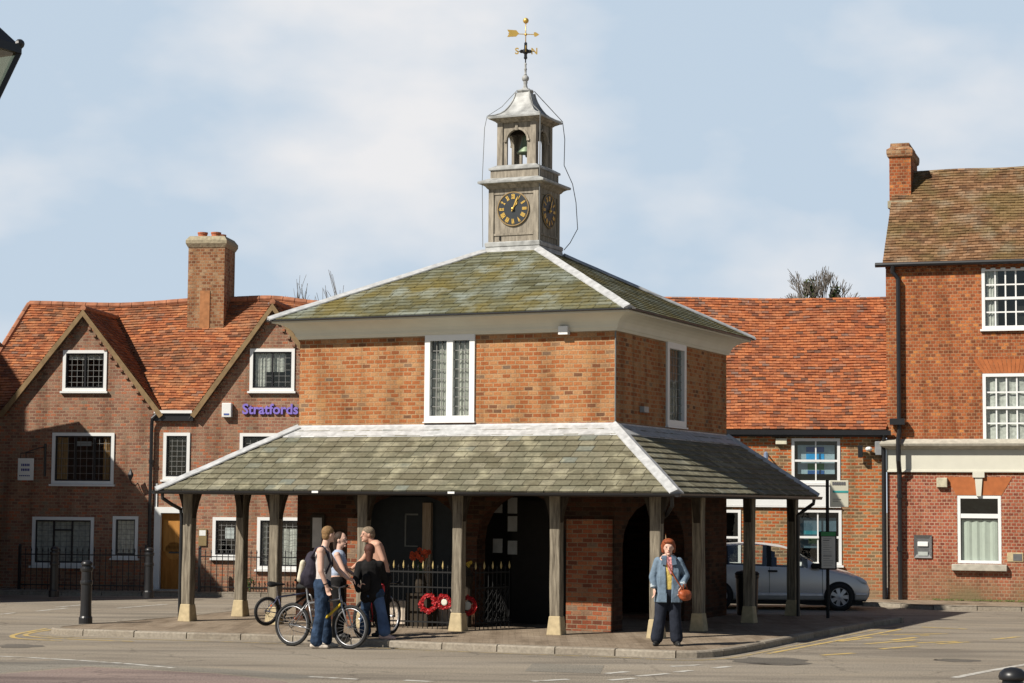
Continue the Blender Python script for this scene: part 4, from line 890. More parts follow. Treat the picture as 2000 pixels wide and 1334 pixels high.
# gutter, hopper, downpipe
a, b = hx(304, 806), hx(378, 806)
MB().box(a, -.15, EZ-.02, b, -.02, EZ+.05).build('gutter', M_white, lb)
MB().box(a-.02, -.10, EZ-.20, b+.02, -.004, EZ-.03).build('eaves_board', M_black, lb)
q = hx(297, 900); MB().tube([(a+.06, -.12, EZ-.05), (q+.02, -.12, EZ-.14), (q, -.09, EZ-.3), (q, -.08, .12)], .045).tube([(q, -.08, EZ-1.2), (q, -.08, EZ-1.12)], .06).build('downpipe', M_black, lb)
MB().tube([(hx(372, 806), -.09, EZ-.15), (hx(384, 800), -.1, EZ+.05), (hx(400, 780), -.1, EZ+.4)], .02).build('cable', M_black, lb)
# lettering, alarm box, plaque
c = FL.hit(528, 800, y=-.03)
text_mesh('shop_lettering', 'Stratfords', .335, plain('purple_letter', (.26, .19, .62), .5), Matrix.Translation(c) @ Matrix.Scale(1.0, 4, (1, 0, 0)) @ FACE, lb, .02, .008)
a, b = FL.hit(434, 787, y=-.1), FL.hit(452, 815, y=-.1)
ab = tag(MB().box(a.x, -.13, b.z, b.x, -.003, a.z).build('alarm_box', M_white, None, bevel=.012), 'white burglar alarm box on the brown gable left of the purple lettering', 'alarm box'); 
def place(o, fr): o.location = fr.o; o.rotation_euler = (0, 0, -fr.yaw); return o
place(ab, FL); z = MB().box(a.x+.05, -.137, b.z+.05, b.x-.05, -.131, b.z+.09).build('alarm_label', plain('blue_label', (.08, .12, .35), .5), ab)
a, b = FL.hit(388, 1033, y=-.03), FL.hit(403, 1066, y=-.03)
pq = place(tag(MB().box(a.x, -.035, b.z, b.x, -.003, a.z).build('door_plaque', plain('brass_plaque', (.32, .24, .12), .45, metal=.4)), 'small brown plaque with white panel on the wall right of the oak door', 'plaque'), FL)
MB().box(a.x+.02, -.04, (a.z+b.z)/2+.04, b.x-.02, -.036, a.z-.03).build('plaque_panel', M_white, pq)
# hanging sign
sg = thing('hanging_sign', 'white hanging sign with blue lettering on iron bracket, in shade at far left', 'sign', FL.o, -FL.yaw)
a, b = FL.hit(36, 895, y=-.55), FL.hit(65, 938, y=-.55); MB().box(a.x, -.57, b.z, b.x, -.54, a.z).build('sign_board', M_white, sg)
ib = MB(); zs = (a.z-b.z)
for i, (f0, w0) in enumerate(((.70, .8), (.48, .7))):
    xx = a.x+(b.x-a.x)*.22; 
    for k in range(5): ib.box(xx, -.578, b.z+zs*(f0-.06), xx+.028, -.5705, b.z+zs*(f0+.05)); xx += .043
for k in range(6): ib.box(a.x+.04+k*.045, -.578, b.z+zs*.18, a.x+.04+k*.045+.03, -.5705, b.z+zs*.23)
ib.build('sign_lettering', plain('dark_blue_ink', (.04, .05, .25), .6), sg)
MB().tube([(b.x+.06, 0, a.z+.28), (b.x+.05, -.3, a.z+.26), ((a.x+b.x)/2, -.56, a.z+.14), ((a.x+b.x)/2, -.56, a.z)], .014, 6).tube([(b.x+.08, -.01, b.z+.1), (b.x+.08, -.01, a.z+.36)], .03, 8).tube([(a.x+.05, -.555, a.z), (a.x+.05, -.555, a.z+.12), (b.x, -.555, a.z+.14)], .01, 6).build('sign_bracket', M_black, sg)
wl_ = thing('wall_lamp', 'small black lamp on curled bracket on the brown wall left of the drainpipe', 'lamp', FL.o, -FL.yaw)
q = FL.hit(255, 928, y=-.25)
MB().lathe([(.01, q.z+.16), (.03, q.z+.1), (.07, q.z+.02), (.075, q.z), (.03, q.z-.10), (.015, q.z-.12)], (q.x, -.25, 0), 6).build('lamp_shade', M_black, wl_)
MB().tube([(q.x, -.25, q.z-.1), (q.x+.02, -.22, q.z-.2), (q.x+.08, -.1, q.z-.24), (q.x+.10, -.0, q.z-.18)], .012, 6).build('lamp_bracket', M_black, wl_)
# railings
def railing(p0, p1, fr, y, ztop, label, group=None, post_at=(0,)):
    a, b = fr.hit(*p0, y=y), fr.hit(*p1, y=y); e = thing('iron_railing', label, 'railing', fr.world(a.x, y, GZ), -fr.yaw, group); Wd = b.x-a.x; H1 = ztop-GZ
    m = MB(); m.box(0, -.012, H1-.16, Wd, .012, H1-.135); m.box(0, -.012, .10, Wd, .012, .125); m.build('rail', M_black, e)
    m = MB(); n = int(Wd/.135)
    for i in range(n+1):
        x = Wd*i/n; m.tube([(x, 0, -.02), (x, 0, H1-.06)], .0095, 6); m.lathe([(.008, H1-.07), (.02, H1-.05), (.014, H1-.03), (.001, H1+.03)], (x, 0, 0), 6)
    m.build('bars', M_black, e)
    for x in (0, Wd): m = MB().box(x-.03, -.03, -.02, x+.03, .03, H1+.04); m.ball((x, 0, H1+.06), .04); m.build('post', M_black, e)
    return e
railing((37, 1150), (284, 1152), FL, -.55, FL.hit(150, 1071, y=-.55).z, 'black spiked iron railings before the wide ground floor window, left of the door')
railing((389, 1152), (680, 1155), FL, -.55, FL.hit(430, 1075, y=-.55).z, 'black spiked iron railings right of the oak door, seen behind the oak posts')
# weed by the railing
wd = MB()
for i in range(46):
    a = random.uniform(0, 6.28); r_ = random.uniform(0, .16); p = Vector((r_*math.cos(a), r_*math.sin(a)*.5, random.uniform(0, .32))); q = Vector((random.uniform(-1, 1), random.uniform(-1, 1), random.uniform(.2, 1))).normalized()*.06
    s_ = q.cross(Vector((0, 0, 1))).normalized()*.02; wd.quad(p-s_, p+q*.5-s_*1.5, p+q, p+q*.5+s_*1.5)
for i in range(5): wd.tube([(0, 0, 0), (random.uniform(-.1, .1), random.uniform(-.05, .05), .3)], .006, 5)
o = wd.build('weed', plain('weed_green', (.07, .13, .03), .7, var=.3)); w_ = FL.hit(487, 1152, y=-.42); o.location = FL.world(w_.x, -.42, GZ); tag(o, 'tuft of green weed at the foot of the wall behind the second oak post', 'weed')
# pavement in front of the left building
A = FL.world(XL-8, .0); B = FL.world(XR+3, 0)
fl_ = [FL.world(XL-8, -1.55), FL.world(hx(0), -1.50), FL.world(hx(300), -1.1), FL.world(hx(583), -.75), FL.world(XR+3, -.7)]
sheet('pavement', [p+Vector((0, 0, 0)) for p in fl_]+[B+FL.y*.2, A+FL.y*.2], GZ-.003, M_pave); kerb([p-FL.y*.001 for p in fl_])

# ================================================================== TERRACE SHOP (middle right)
FT = Frame(8.60, 46.16, 0.12)
tb = thing('terrace_shop', 'low orange brick building with tall red tiled roof and white sash windows behind the car', 'house', FT.o, -FT.yaw)
tx = lambda px, py=900: FT.hit(px, py, y=0).x
tz = lambda py, px=1600: FT.hit(px, py, y=0).z
TXL, TXR = tx(1225), -.02; TE = tz(838)
def RT(a, b): p, q = FT.hit(*a, y=0), FT.hit(*b, y=0); return (min(p.x, q.x), max(p.x, q.x), min(p.z, q.z), max(p.z, q.z))
tw_ = [RT((1547, 857), (1640, 943)), RT((1552, 996), (1643, 1103)), RT((1350, 857), (1445, 943)), RT((1352, 996), (1446, 1103)), ]
MB().holed([(TXL, -.02), (TXR, -.02), (TXR, TE+.05), (TXL, TE+.05)], [rect(*v) for v in tw_], 0, .12).build('brick_wall', M_brickM, tb)
MB().box(TXL, 5.8, -.02, TXR, 5.9, TE).box(TXL-.001, .01, -.02, TXL+.13, 5.79, TE+3.0).build('rear_wall', M_brickM, tb)
for i, v in enumerate(tw_):
    o = window(tb, *v, 0, fr=.065, bars=(2, 1), barw=.03, barm=M_white, mz=((v[2]+v[3])/2,), mull=.05, pane=M_glass, proud=.02, back=.7, curtain=None, sill='white')
    if i in (0, 1):
        a, b, c, d = v; zz = lambda f: c+(d-c)*f; xx = lambda f: a+(b-a)*f; pm = MB().box(xx(.12), .12, zz(.2) if i == 0 else zz(.3), xx(.9), .13, zz(.86)); pm.build('poster', plain('pale_poster_%d' % i, (.40, .52, .58) if i == 0 else (.10, .16, .20), .5), o)
        for (f0, f1, g0, g1, cl) in (((.30, .68, .70, .82, (.03, .10, .35)), (.30, .68, .48, .66, (.02, .35, .75)), (.33, .68, .30, .44, (.03, .20, .06)), (.33, .68, .2, .28, (.03, .12, .35))) if i == 0 else ((.2, .6, .55, .62, (.04, .25, .3)), (.3, .8, .38, .5, (.05, .2, .08)))):
            MB().box(xx(f0), .112, zz(g0), xx(f1), .119, zz(g1)).build('poster_print', plain('print_%d_%d' % (i, int(g0*100)), cl, .5), o)
# white panelled band between the floors
a, b = FT.hit(1300, 948, y=-.05), FT.hit(1640, 989, y=-.05)
MB().box(a.x, -.05, b.z, b.x, -.003, a.z).build('white_panel', M_white, tb, bevel=.006)
MB().box(a.x-.02, -.065, b.z-.03, b.x+.03, -.003, b.z-.002).build('panel_moulding', M_white, tb)
# roof
sl_ = 1.0; ty_ = 3.35; TR = TE+ty_*sl_; Lt = math.hypot(ty_, TR-TE)
for it in range(3):
    ty_ = 3.3
zr_ = FT.hit(1600, 584, y=3.3).z; TR = zr_-.05; Lt = math.hypot(3.3, TR-TE); vd = Vector((0, 3.3/Lt, (TR-TE)/Lt)); nn = Vector((0, -vd.z, vd.y))
def ptt(u, v): x = TXL+u; return Vector((x, -.12, TE-.02))+vd*v*((3.42)/3.3)+Vector((0, 0, .014*math.sin(x*2.1+1)*math.sin(v*1.3)+.03*math.sin(x*.8)*v/Lt))
tiled(ptt, nn, lambda v: (0, TXR-TXL+.95*v/Lt), Lt, .165, .098, .016, .024).build('roof', M_tileM, tb)
q = MB(); q.quad((TXL, -.10, TE-.05), (TXR, -.10, TE-.05), (TXR+.9, 3.3, TR-.06), (TXL, 3.3, TR-.06)); q.quad((TXL, 3.3, TR-.06), (TXR+.9, 3.3, TR-.06), (TXR+.9, 6.0, TE), (TXL, 6.0, TE)); q.build('roof_underlay', M_under, tb)
m = MB(); x = TXL
while x < TXR+.6: m.tube([(x+.004, 3.3, TR+.0+.03*math.sin(x*.8)), (x+.30, 3.3, TR+.0+.03*math.sin(x*.8+.24))], .075, 8); x += .31
m.build('ridge_tiles', M_mort, tb)
MB().box(TXL, -.20, TE-.14, TXR+.1, -.10, TE-.03).box(TXL, -.10, TE-.18, TXR, -.002, TE-.05).build('gutter', M_black, tb)
a = FT.hit(1726, 900, y=-.07); MB().tube([(a.x, -.15, TE-.1), (a.x, -.08, TE-.35), (a.x, -.07, .1)], .05).build('downpipe', M_black, tb)
def wall_item(name, label, cat, fr, p0, p1, dep, mat, bev=.01):
    a, b = fr.hit(*p0, y=-dep), fr.hit(*p1, y=-dep); o = MB().box(a.x, -dep, b.z, b.x, -.003, a.z).build(name, mat, None, bevel=bev); place(o, fr); tag(o, label, cat); o['_b'] = (a.x, b.x, b.z, a.z); return o
wall_item('alarm_box', 'cream alarm box under the black gutter left of the upper sash window', 'alarm box', FT, (1515, 856), (1537, 868), .10, plain('cream_plastic', (.75, .71, .55), .5))
fl2 = thing('flood_lamp', 'black and white twin floodlights on the orange brick near the eaves corner', 'lamp', FT.o, -FT.yaw)
q = FT.hit(1680, 882, y=-.15); MB().box(q.x-.05, -.2, q.z-.14, q.x+.06, -.10, q.z+.14).tube([(q.x, -.12, q.z+.05), (q.x-.05, 0, q.z+.12)], .02, 6).build('lamp_body', M_black, fl2, bevel=.01)
q = FT.hit(1697, 877, y=-.15); MB().ball((q.x, -.14, q.z), (.08, .1, .055)).tube([(q.x, -.1, q.z), (q.x, 0, q.z)], .03, 6).build('lamp_head', M_white, fl2)
wall_item('junction_box', 'grey box on the orange brick beside the black downpipe, under the gutter', 'box', FT, (1709, 862), (1722, 889), .12, plain('grey_plastic', (.28, .29, .30), .5))
q = FT.hit(1496, 893, y=-.3); o = MB().lathe([(.01, .13), (.05, .10), (.055, -.02), (.035, -.12), (.01, -.15)], (0, 0, 0), 8).box(-.012, -.01, .1, .012, .3, .125).build('wall_lantern', plain('blue_grey_glass', (.22, .27, .38), .2)); place(o, FT); o.location = FT.world(q.x, -.3, q.z); tag(o, 'small blue grey lantern on the terrace wall just above the arcade roof', 'lantern')

# ================================================================== BANK BUILDING (right)
FB = Frame(8.60, 46.16, 0.3128)
bb_ = thing('bank_building', 'tall red brick building at right with stone band, mossy tiled roof and large windows', 'building', FB.o, -FB.yaw)
bx_ = lambda px, py=900: FB.hit(px, py, y=0).x
bz_ = lambda py, px=1860: FB.hit(px, py, y=0).z
BE = FB.hit(1740, 517, y=0).z; BXR = bx_(2420); BS = FB.hit(1800, 922, y=-.02).z; BT = FB.hit(1800, 866, y=-.02).z
def RB(a, b): p, q = FB.hit(*a, y=0), FB.hit(*b, y=0); return (min(p.x, q.x), max(p.x, q.x), min(p.z, q.z), max(p.z, q.z))
bw = [RB((1918, 525), (2022, 640)), RB((1920, 731), (2026, 862)), RB((1870, 968), (1956, 1101))]
bw[0] = (bw[0][0], bw[0][0]+1.25, bw[0][2], bw[0][3]); bw[1] = (bw[1][0], bw[1][0]+1.25, bw[1][2], bw[1][3])
low2 = (bw[2][1]+1.2, bw[2][1]+2.2, bw[2][2], bw[2][3])
MB().holed(rect(0, BXR, BS-.05, BE+.06), [rect(*bw[0]), rect(*bw[1])], 0, .12).build('brick_wall', M_brickB, bb_)
MB().holed(rect(.02, BXR, -.02, BS-.05), [rect(*bw[2]), rect(*low2)], -.012, .13).build('ground_floor_wall', M_brickB2, bb_)
MB().quad((0, 0, -.02), (0, 0, BE), (0, 2.45, BE+2.4), (0, 4.9, BE), (0, 4.9, -.02)).quad((0, 4.9, -.02), (0, 4.9, BE), (BXR, 4.9, BE), (BXR, 4.9, -.02)).build('gable_wall', M_brickB, bb_)
for i in (0, 1):
    v = bw[i]; window(bb_, *v, 0, fr=.07, bars=(5, 4), barw=.032, barm=M_white, mz=((v[2]+v[3])/2,), mull=.06, curtain=((0, 1, .0, 1, M_curtain),) if i == 1 else ((0, .25, 0, 1, M_curtain),), back=.6, proud=.02, sill='white')
for v in (bw[2], low2):
    zt_ = v[3]-(v[3]-v[2])*.30
    window(bb_, *v, -.012, fr=.075, bars=(1, 1), mz=(zt_,), mull=.10, curtain=((.02, .98, 0, .66, M_blind),), sill=None, proud=.0, back=.5)
    MB().box(v[0]-.13, -.15, v[2]-.17, v[1]+.13, -.014, v[2]-.02).build('stone_sill', M_cstone, bb_, bevel=.012)
    # flat arch of rubbed brick with a stone keystone
    z0, z1 = v[3]+.01, v[3]+.42; cxm = (v[0]+v[1])/2; d = MB(); P = [(v[0]-.02, z0), (cxm-.05, z0), (cxm-.09, z1), (v[0]-.26, z1)]
    d.extrude([(x, -.02, z) for x, z in P], (0, .006, 0)); P = [(cxm+.05, z0), (v[1]+.02, z0), (v[1]+.26, z1), (cxm+.09, z1)]; d.extrude([(x, -.02, z) for x, z in P], (0, .006, 0)); d.build('flat_arch', M_rub, bb_)
    kz = BS; d = MB(); d.extrude([(cxm-.05, -.06, z0-.02), (cxm+.05, -.06, z0-.02), (cxm+.085, -.06, kz-.12), (cxm-.085, -.06, kz-.12)], (0, .045, 0)); d.box(cxm-.13, -.09, kz-.12, cxm+.13, -.014, kz+.004); d.build('keystone', M_cream, bb_)
v = bw[1]; d = MB(); z0, z1 = v[3]+.02, v[3]+.34; n = 16
for i in range(n):
    f0, f1 = (i+.06)/n, (i+.94)/n; a0, a1 = v[0]+(v[1]-v[0])*f0, v[0]+(v[1]-v[0])*f1; b0, b1 = v[0]-.22+(v[1]-v[0]+.44)*f0, v[0]-.22+(v[1]-v[0]+.44)*f1
    d.extrude([(a0, -.006, z0), (a1, -.006, z0), (b1, -.006, z1), (b0, -.006, z1)], (0, .004, 0))
d.build('soldier_arch', M_rub, bb_)
# stone band
x0 = -.08
MB().rings([(x0+.05, BXR, -.07, .0-.001, BS), (x0+.05, BXR, -.07, -.001, BS+.04), (x0+.07, BXR, -.05, -.001, BS+.05), (x0+.07, BXR, -.05, -.001, BT-.14)]).build('fascia', M_cream, bb_)
MB().rings([(x0+.04, BXR, -.08, -.001, BT-.14), (x0-.0, BXR, -.15, -.001, BT-.09), (x0-.05, BXR, -.24, -.001, BT-.06), (x0-.06, BXR, -.26, -.001, BT-.01), (x0-.0, BXR, -.05, -.001, BT+.10)]).build('stone_cornice', M_cstone, bb_)
# eaves, roof
RY = 2.45; RBZ = FB.hit(1860, 340, y=RY).z; Lb = math.hypot(RY, RBZ-BE); vd = Vector((0, RY/Lb, (RBZ-BE)/Lb)); nnb = Vector((0, -vd.z, vd.y))
def ptb(u, v): return Vector((u-.06, -.12, BE+.0))+vd*v*(RY+.12)/RY+Vector((0, 0, .01*math.sin(u*3+v)))
tiled(ptb, nnb, lambda v: (0, BXR+.06), Lb, .165, .098, .014, .02).build('roof', M_tileB, bb_)
q = MB(); q.quad((-.05, -.10, BE-.03), (BXR, -.10, BE-.03), (BXR, RY, RBZ-.04), (-.05, RY, RBZ-.04)); q.quad((-.05, RY, RBZ-.04), (BXR, RY, RBZ-.04), (BXR, 5.0, BE), (-.05, 5.0, BE)); q.build('roof_underlay', M_under, bb_)
m = MB(); x = -.06
while x < BXR-.2: m.tube([(x+.004, RY, RBZ+.02), (x+.30, RY, RBZ+.02)], .085, 8); x += .31
m.build('ridge_tiles', M_mort, bb_)
MB().tube([(-.22, -.16, BE-.02), (BXR, -.16, BE-.02)], .055, 8).build('gutter', M_black, bb_)
d = MB(); x = .05
while x < BXR: d.box(x, -.055, BE-.17, x+.11, -.003, BE-.10); x += .22
d.box(0, -.08, BE-.095, BXR, -.003, BE-.03); d.build('dentil_course', M_brickB, bb_)
q = FB.hit(1757, 900, y=-.10)
MB().tube([(.18, -.16, BE-.04), (.18, -.13, BE-.2), (q.x, -.11, BE-.35), (q.x, -.11, BT+.25), (q.x, -.31, BT+.08), (q.x, -.31, BS+.25), (q.x, -.13, BS-.05), (q.x, -.12, .1)], .055).box(q.x-.2, -.25, BT+.42, q.x+.14, -.06, BT+.56).tube([(q.x, -.12, 1.2), (q.x, -.12, 1.3)], .075).tube([(q.x, -.12, 2.4), (q.x, -.12, 2.48)], .075).build('downpipe', M_black, bb_)
# chimney
a, b = FB.hit(1737, 360, y=1.75), FB.hit(1779, 360, y=1.75); ct = FB.hit(1757, 300, y=1.75).z
ch = MB().box(a.x, 1.75, BE+1.0, b.x, 3.1, ct).build('chimney', M_brickB, bb_)
MB().rings([(a.x-.003, b.x+.003, 1.747, 3.103, ct-.10), (a.x-.04, b.x+.04, 1.71, 3.14, ct-.07), (a.x-.06, b.x+.05, 1.69, 3.16, ct+.0), (a.x-.06, b.x+.05, 1.69, 3.16, ct+.10), (a.x+.02, b.x-.03, 1.77, 3.08, ct+.16), (a.x+.03, b.x-.04, 1.78, 3.07, ct+.26)]).build('chimney_cap', M_chim, ch)
MB().box(a.x-.02, 1.55, BE+1.55, b.x+.05, 1.76, BE+1.72).build('mortar_fillet', M_mort, ch)
# fittings
ns = thing('night_safe', 'grey metal wall unit with pale slot on the red brick, left of the window', 'wall unit', FB.o, -FB.yaw)
a, b = FB.hit(1785, 1045, y=-.05), FB.hit(1820, 1090, y=-.05); Mg = plain('steel_grey', (.20, .20, .20), .4, metal=.5)
MB().rings([(a.x, b.x, b.z, a.z, .013), (a.x, b.x, b.z, a.z, .05), (a.x+.06, b.x-.06, b.z+.08, a.z-.08, .025)]).build('frame', Mg, ns); ns.children[0].data.transform(Matrix(((1, 0, 0, 0), (0, 0, -1, 0), (0, 1, 0, 0), (0, 0, 0, 1))))
MB().box(a.x+.08, -.055, (a.z+b.z)/2+.0, b.x-.08, -.03, (a.z+b.z)/2+.11).build('slot', M_white, ns, bevel=.01)
MB().box(a.x+.09, -.05, b.z+.05, b.x-.09, -.03, b.z+.14).build('lower_plate', plain('pale_steel', (.45, .48, .45), .4), ns)
wall_item('vent_box', 'small beige box on the red brick just left of the orange flat arch', 'box', FB, (1829, 933), (1850, 952), .12, plain('beige_metal', (.55, .50, .36), .5, var=.2))
mt = wall_item('meter_plate', 'pale stone plate with grey hatch at the right edge of the red brick wall', 'plate', FB, (1967, 1079), (1999, 1098), .03, M_stone)
a0, a1, b0, b1 = mt['_b']; MB().box(a0+.13, -.037, b0+.03, a1-.03, -.031, b1-.03).build('hatch', Mg, mt)
# far pavement
ter = [FT.world(TXL-2, -1.15), FT.world(-2.0, -1.2), FT.world(-.2, -1.6)]+[FB.world(x, -2.4+.06*x) for x in (1.2, 3, 6, 14)]
ter = smooth_path(ter, 3)
sheet('pavement', ter+[FB.world(14, .3), FB.world(0, .3), FT.world(TXL-2, .3)], GZ-.003, M_pave); kerb(ter)
# moss and litter along the wall foot
o = MB()
for i in range(240):
    x = random.uniform(1.0, 4.6)**1.0; s_ = random.uniform(.008, .025); y = -.02-random.random()*.10; z = .10; o.quad((x-s_, y, z), (x+s_, y-.01, z+s_), (x+s_*.6, y+.01, z+s_*2.2), (x-s_, y, z+s_*1.4))
o = place(o.build('moss', plain('moss_green', (.12, .13, .04), .9, var=.4)), FB); o['kind'] = 'stuff'; o['label'] = 'low moss along the foot of the red brick wall'; o['category'] = 'moss'

# ================================================================== NEIGHBOUR outside the frame: its shadow lies on the left building
nbh = thing('neighbour_house', 'brick house standing left of the frame whose shadow falls on the gabled house', 'house', (0, 0, 0))
x0, x1, y0, y1, ez, rz_ = -20.0, -11.95, 42.6, 46.8, 5.75, 7.85
MB().box(x0, y0, -.02, x1, y1, ez).build('brick_wall', M_brickL, nbh)
m = MB(); A_, B_, C_, D_ = Vector((x0, y0-.2, ez)), Vector((x1+.1, y0-.2, ez)), Vector((x1+.1, y1+.2, ez)), Vector((x0, y1+.2, ez)); r0, r1 = Vector((x0, (y0+y1)/2, rz_)), Vector((-13.7, (y0+y1)/2, rz_))
m.quad(A_, B_, r1, r0); m.quad(C_, D_, r0, r1); m.quad(B_, C_, r1); m.quad(D_, A_, r0); m.build('roof', M_tileL, nbh)
MB().box(-19.6, 44.2, 5, -17.35, 46.4, 11.0).build('chimney', M_chim, nbh)

# ================================================================== STREET OBJECTS
def bollard(px, py, z, label):
    w = on_z(px, py, z); e = thing('bollard', label, 'bollard', w, random.uniform(0, 1), 'black cast iron bollards round the square')
    MB().lathe([(.115, -.03), (.115, .10), (.098, .13), (.092, .30), (.092, .66), (.104, .67), (.108, .70), (.104, .73), (.09, .74), (.088, .88), (.104, .90), (.108, .935), (.104, .96), (.075, .965), (.072, .985)], (0, 0, 0), 20).build('bollard_body', M_black, e, smooth=False)
    MB().lathe([(.06, .98), (.095, .99), (.10, 1.01), (.09, 1.04), (.06, 1.065), (.02, 1.075), (.001, 1.076)], (0, 0, 0), 20).build('bollard_cap', M_black, e, smooth=True)
    return e
bollard(167, 1218, KZ, 'black bollard standing alone on the pavement tip, largest of the three at left')
bollard(105, 1163, GZ, 'black bollard in shade in front of the wide ground floor window at far left')
bollard(290, 1165, GZ, 'black bollard by the drainpipe left of the oak door')
w4 = on_y(1978, 1303, 14.2); e = bollard(1978, 1400, 0, 'black domed bollard cut off by the bottom right corner of the picture'); e.location = (w4.x, 14.2, w4.z-1.076)
struct(MB().quad((w4.x-1.2, 12.5, w4.z-1.076-.0), (w4.x+3, 12.5, w4.z-1.076), (w4.x+3, 14.9, w4.z-1.076), (w4.x-.9, 14.6, w4.z-1.076)).build('pavement', M_pave))

# bus stop
bs = on_z(1617, 1207, KZ); e = thing('bus_stop', 'bus stop pole with white flag sign and timetable case before the silver car', 'bus stop', bs)
sc_ = F/bs.y; zz = lambda py: HC+(988-py)/sc_-KZ
MB().tube([(0, 0, -.02), (0, 0, zz(938))], .032, 12).build('pole', M_blackm, e)
fl_o = MB().box(.05, -.02, zz(990), .40, .02, zz(938)).build('flag', plain('ivory_sign', (.66, .64, .52), .5, var=.03), e, bevel=.008)
ink = plain('grey_ink', (.14, .14, .15), .6)
m = MB(); x = .09
for k in range(6): m.box(x, -.027, zz(947), x+.033, -.0205, zz(941)); x += .043
m.box(.10, -.027, zz(975), .25, -.0205, zz(974.2)); m.box(.10, -.027, zz(979), .2, -.0205, zz(978.2)); m.build('sign_lettering', ink, fl_o)
MB().box(.10, -.026, zz(962), .395, -.0205, zz(958)).build('teal_stripe', plain('teal', (.05, .35, .34), .5), fl_o)
tt = MB().box(-.17, -.09, zz(1111), .16, -.03, zz(1037)).build('timetable_case', M_blackm, e, bevel=.01)
MB().box(-.13, -.098, zz(1108), .13, -.0905, zz(1047)).build('timetable_sheet', plain('grey_sheet', (.50, .49, .46), .5, var=.04), tt)
MB().box(-.14, -.099, zz(1046), .14, -.0905, zz(1038)).build('green_header', plain('bus_green', (.03, .22, .07), .5), tt)
m = MB()
for k in range(13):
    z_ = zz(1051+k*4.3); m.box(-.10, -.101, z_, -.10+random.choice((.12, .16, .19)), -.0985, z_+(.018 if k in (1, 8) else .007))
m.build('timetable_lettering', ink, tt)

# litter bin behind the arcade
b_ = on_z(1447, 1201, KZ); lb2 = thing('litter_bin', 'black litter bin standing between two oak posts in front of the silver car', 'bin', (b_.x+.12, b_.y, KZ))
MB().lathe([(.19, -.01), (.20, .05), (.22, .70), (.235, .72), (.235, .76), (.21, .77), (.20, .71), (.18, .1)], (0, 0, 0), 20).build('bin_body', M_black, lb2)
MB().lathe([(.23, .765), (.24, .79), (.20, .83), (.10, .85), (.001, .855)], (0, 0, 0), 20).build('bin_lid', M_blackm, lb2)

# lantern at the top left corner
lt_ = on_y(38, 97, 7.0); LN = thing('street_lantern', 'corner of a black framed glass street lantern at the top left edge', 'street lamp', (0, 0, 0))
cq = Vector((lt_.x, lt_.y, 0)); a0 = R(-60); ed1 = Vector((-math.cos(R(60)), -math.sin(R(60)), 0)); ed2 = Vector((-math.sin(R(60)), math.cos(R(60)), 0)); s_ = .46
cen = cq+ed1*s_/2+ed2*s_/2; zt = lt_.z; LN.location = (cen.x, cen.y, 0)
def sqr(k, z): return [Vector((0, 0, z))+(cq-cen)*k, Vector((0, 0, z))+(cq+ed1*s_-cen)*k, Vector((0, 0, z))+(cq+ed1*s_+ed2*s_-cen)*k, Vector((0, 0, z))+(cq+ed2*s_-cen)*k]
m = MB(); T_, B_ = sqr(1, zt), sqr(.42, zt-.46)
for i in range(4):
    m.bar(T_[i], T_[(i+1) % 4], .022, .03); m.bar(B_[i], B_[(i+1) % 4], .022, .03); m.bar(T_[i]-Vector((0, 0, .01)), B_[i], .018)
    m.ball(T_[i]+Vector((0, 0, .02)), .018, 8, 6)
m.build('lantern_frame', M_black, LN)
MB().loft([sqr(1.0, zt+.015), sqr(.35, zt+.20), sqr(.18, zt+.24), sqr(.05, zt+.30)]).build('lantern_roof', M_black, LN)
MB().loft([sqr(.97, zt-.01), sqr(.41, zt-.45)], cap=False).build('lantern_glass', glass('lantern_glass', (.62, .62, .50), .25), LN)
MB().tube([(0, 0, zt-.44), (0, 0, zt-.25)], .035, 10).ball((0, 0, zt-.18), .06).build('bulb', plain('opal_bulb', (.7, .7, .6), .3), LN)
MB().lathe([(.12, 0), (.12, .3), (.08, .35), (.075, 1.0), (.05, 1.1), (.045, zt-.6), (.09, zt-.5), (.09, zt-.455)], (0, 0, 0), 14).build('lamp_post', M_black, LN)

# memorial railings, gate and wreaths
def m_rail(name, label, A, B, ztop, n, tips=True):
    """railing between two ground points"""
    A = Vector(A); B = Vector(B); d = B-A; L = Vector((d.x, d.y, 0)).length; e = thing(name, label, 'railing' if name != 'iron_gate' else 'gate', (A.x, A.y, KZ), math.atan2(d.y, d.x)); H1 = ztop
    m = MB(); m.box(0, -.013, H1-.17, L, .013, H1-.145); m.box(0, -.013, .10, L, .013, .125); m.box(0, -.011, H1-.42, L, .011, H1-.40); m.build('rail', M_blackm, e)
    m = MB(); t = MB()
    for i in range(n+1):
        x = L*i/n; m.tube([(x, 0, 0), (x, 0, H1-.09)], .008, 6)
        if i % 2 == 0 or not tips: t.lathe([(.008, H1-.10), (.018, H1-.06), (.015, H1-.03), (.001, H1+.03)], (x, 0, 0), 8)
        else: m.lathe([(.008, H1-.10), (.018, H1-.08), (.001, H1-.03)], (x, 0, 0), 6)
    m.build('bars', M_blackm, e); t.build('spear_tips', plain('faded_gilt', (.50, .38, .16), .5) if 'faded_gilt' not in MATS else MATS['faded_gilt'], e)
    return e
rA = FM.world(-4.02, -.88); rB = FM.world(-2.36, -.88)
m_rail('memorial_railing', 'black railing with gilt spear tips hung with poppy wreaths, between two oak posts', rA, rB, 1.10, 18)
gA = FM.world(-2.15, -.82); gB = FM.world(-1.95, .10)
ge = m_rail('iron_gate', 'open black iron gate with studded lattice beside the dark archway', gA, gB, 1.10, 8)
m = MB()
for i in range(6):
    for k in range(6): m.ball((.08+.14*i, 0, .18+.11*k), .013, 6, 4)
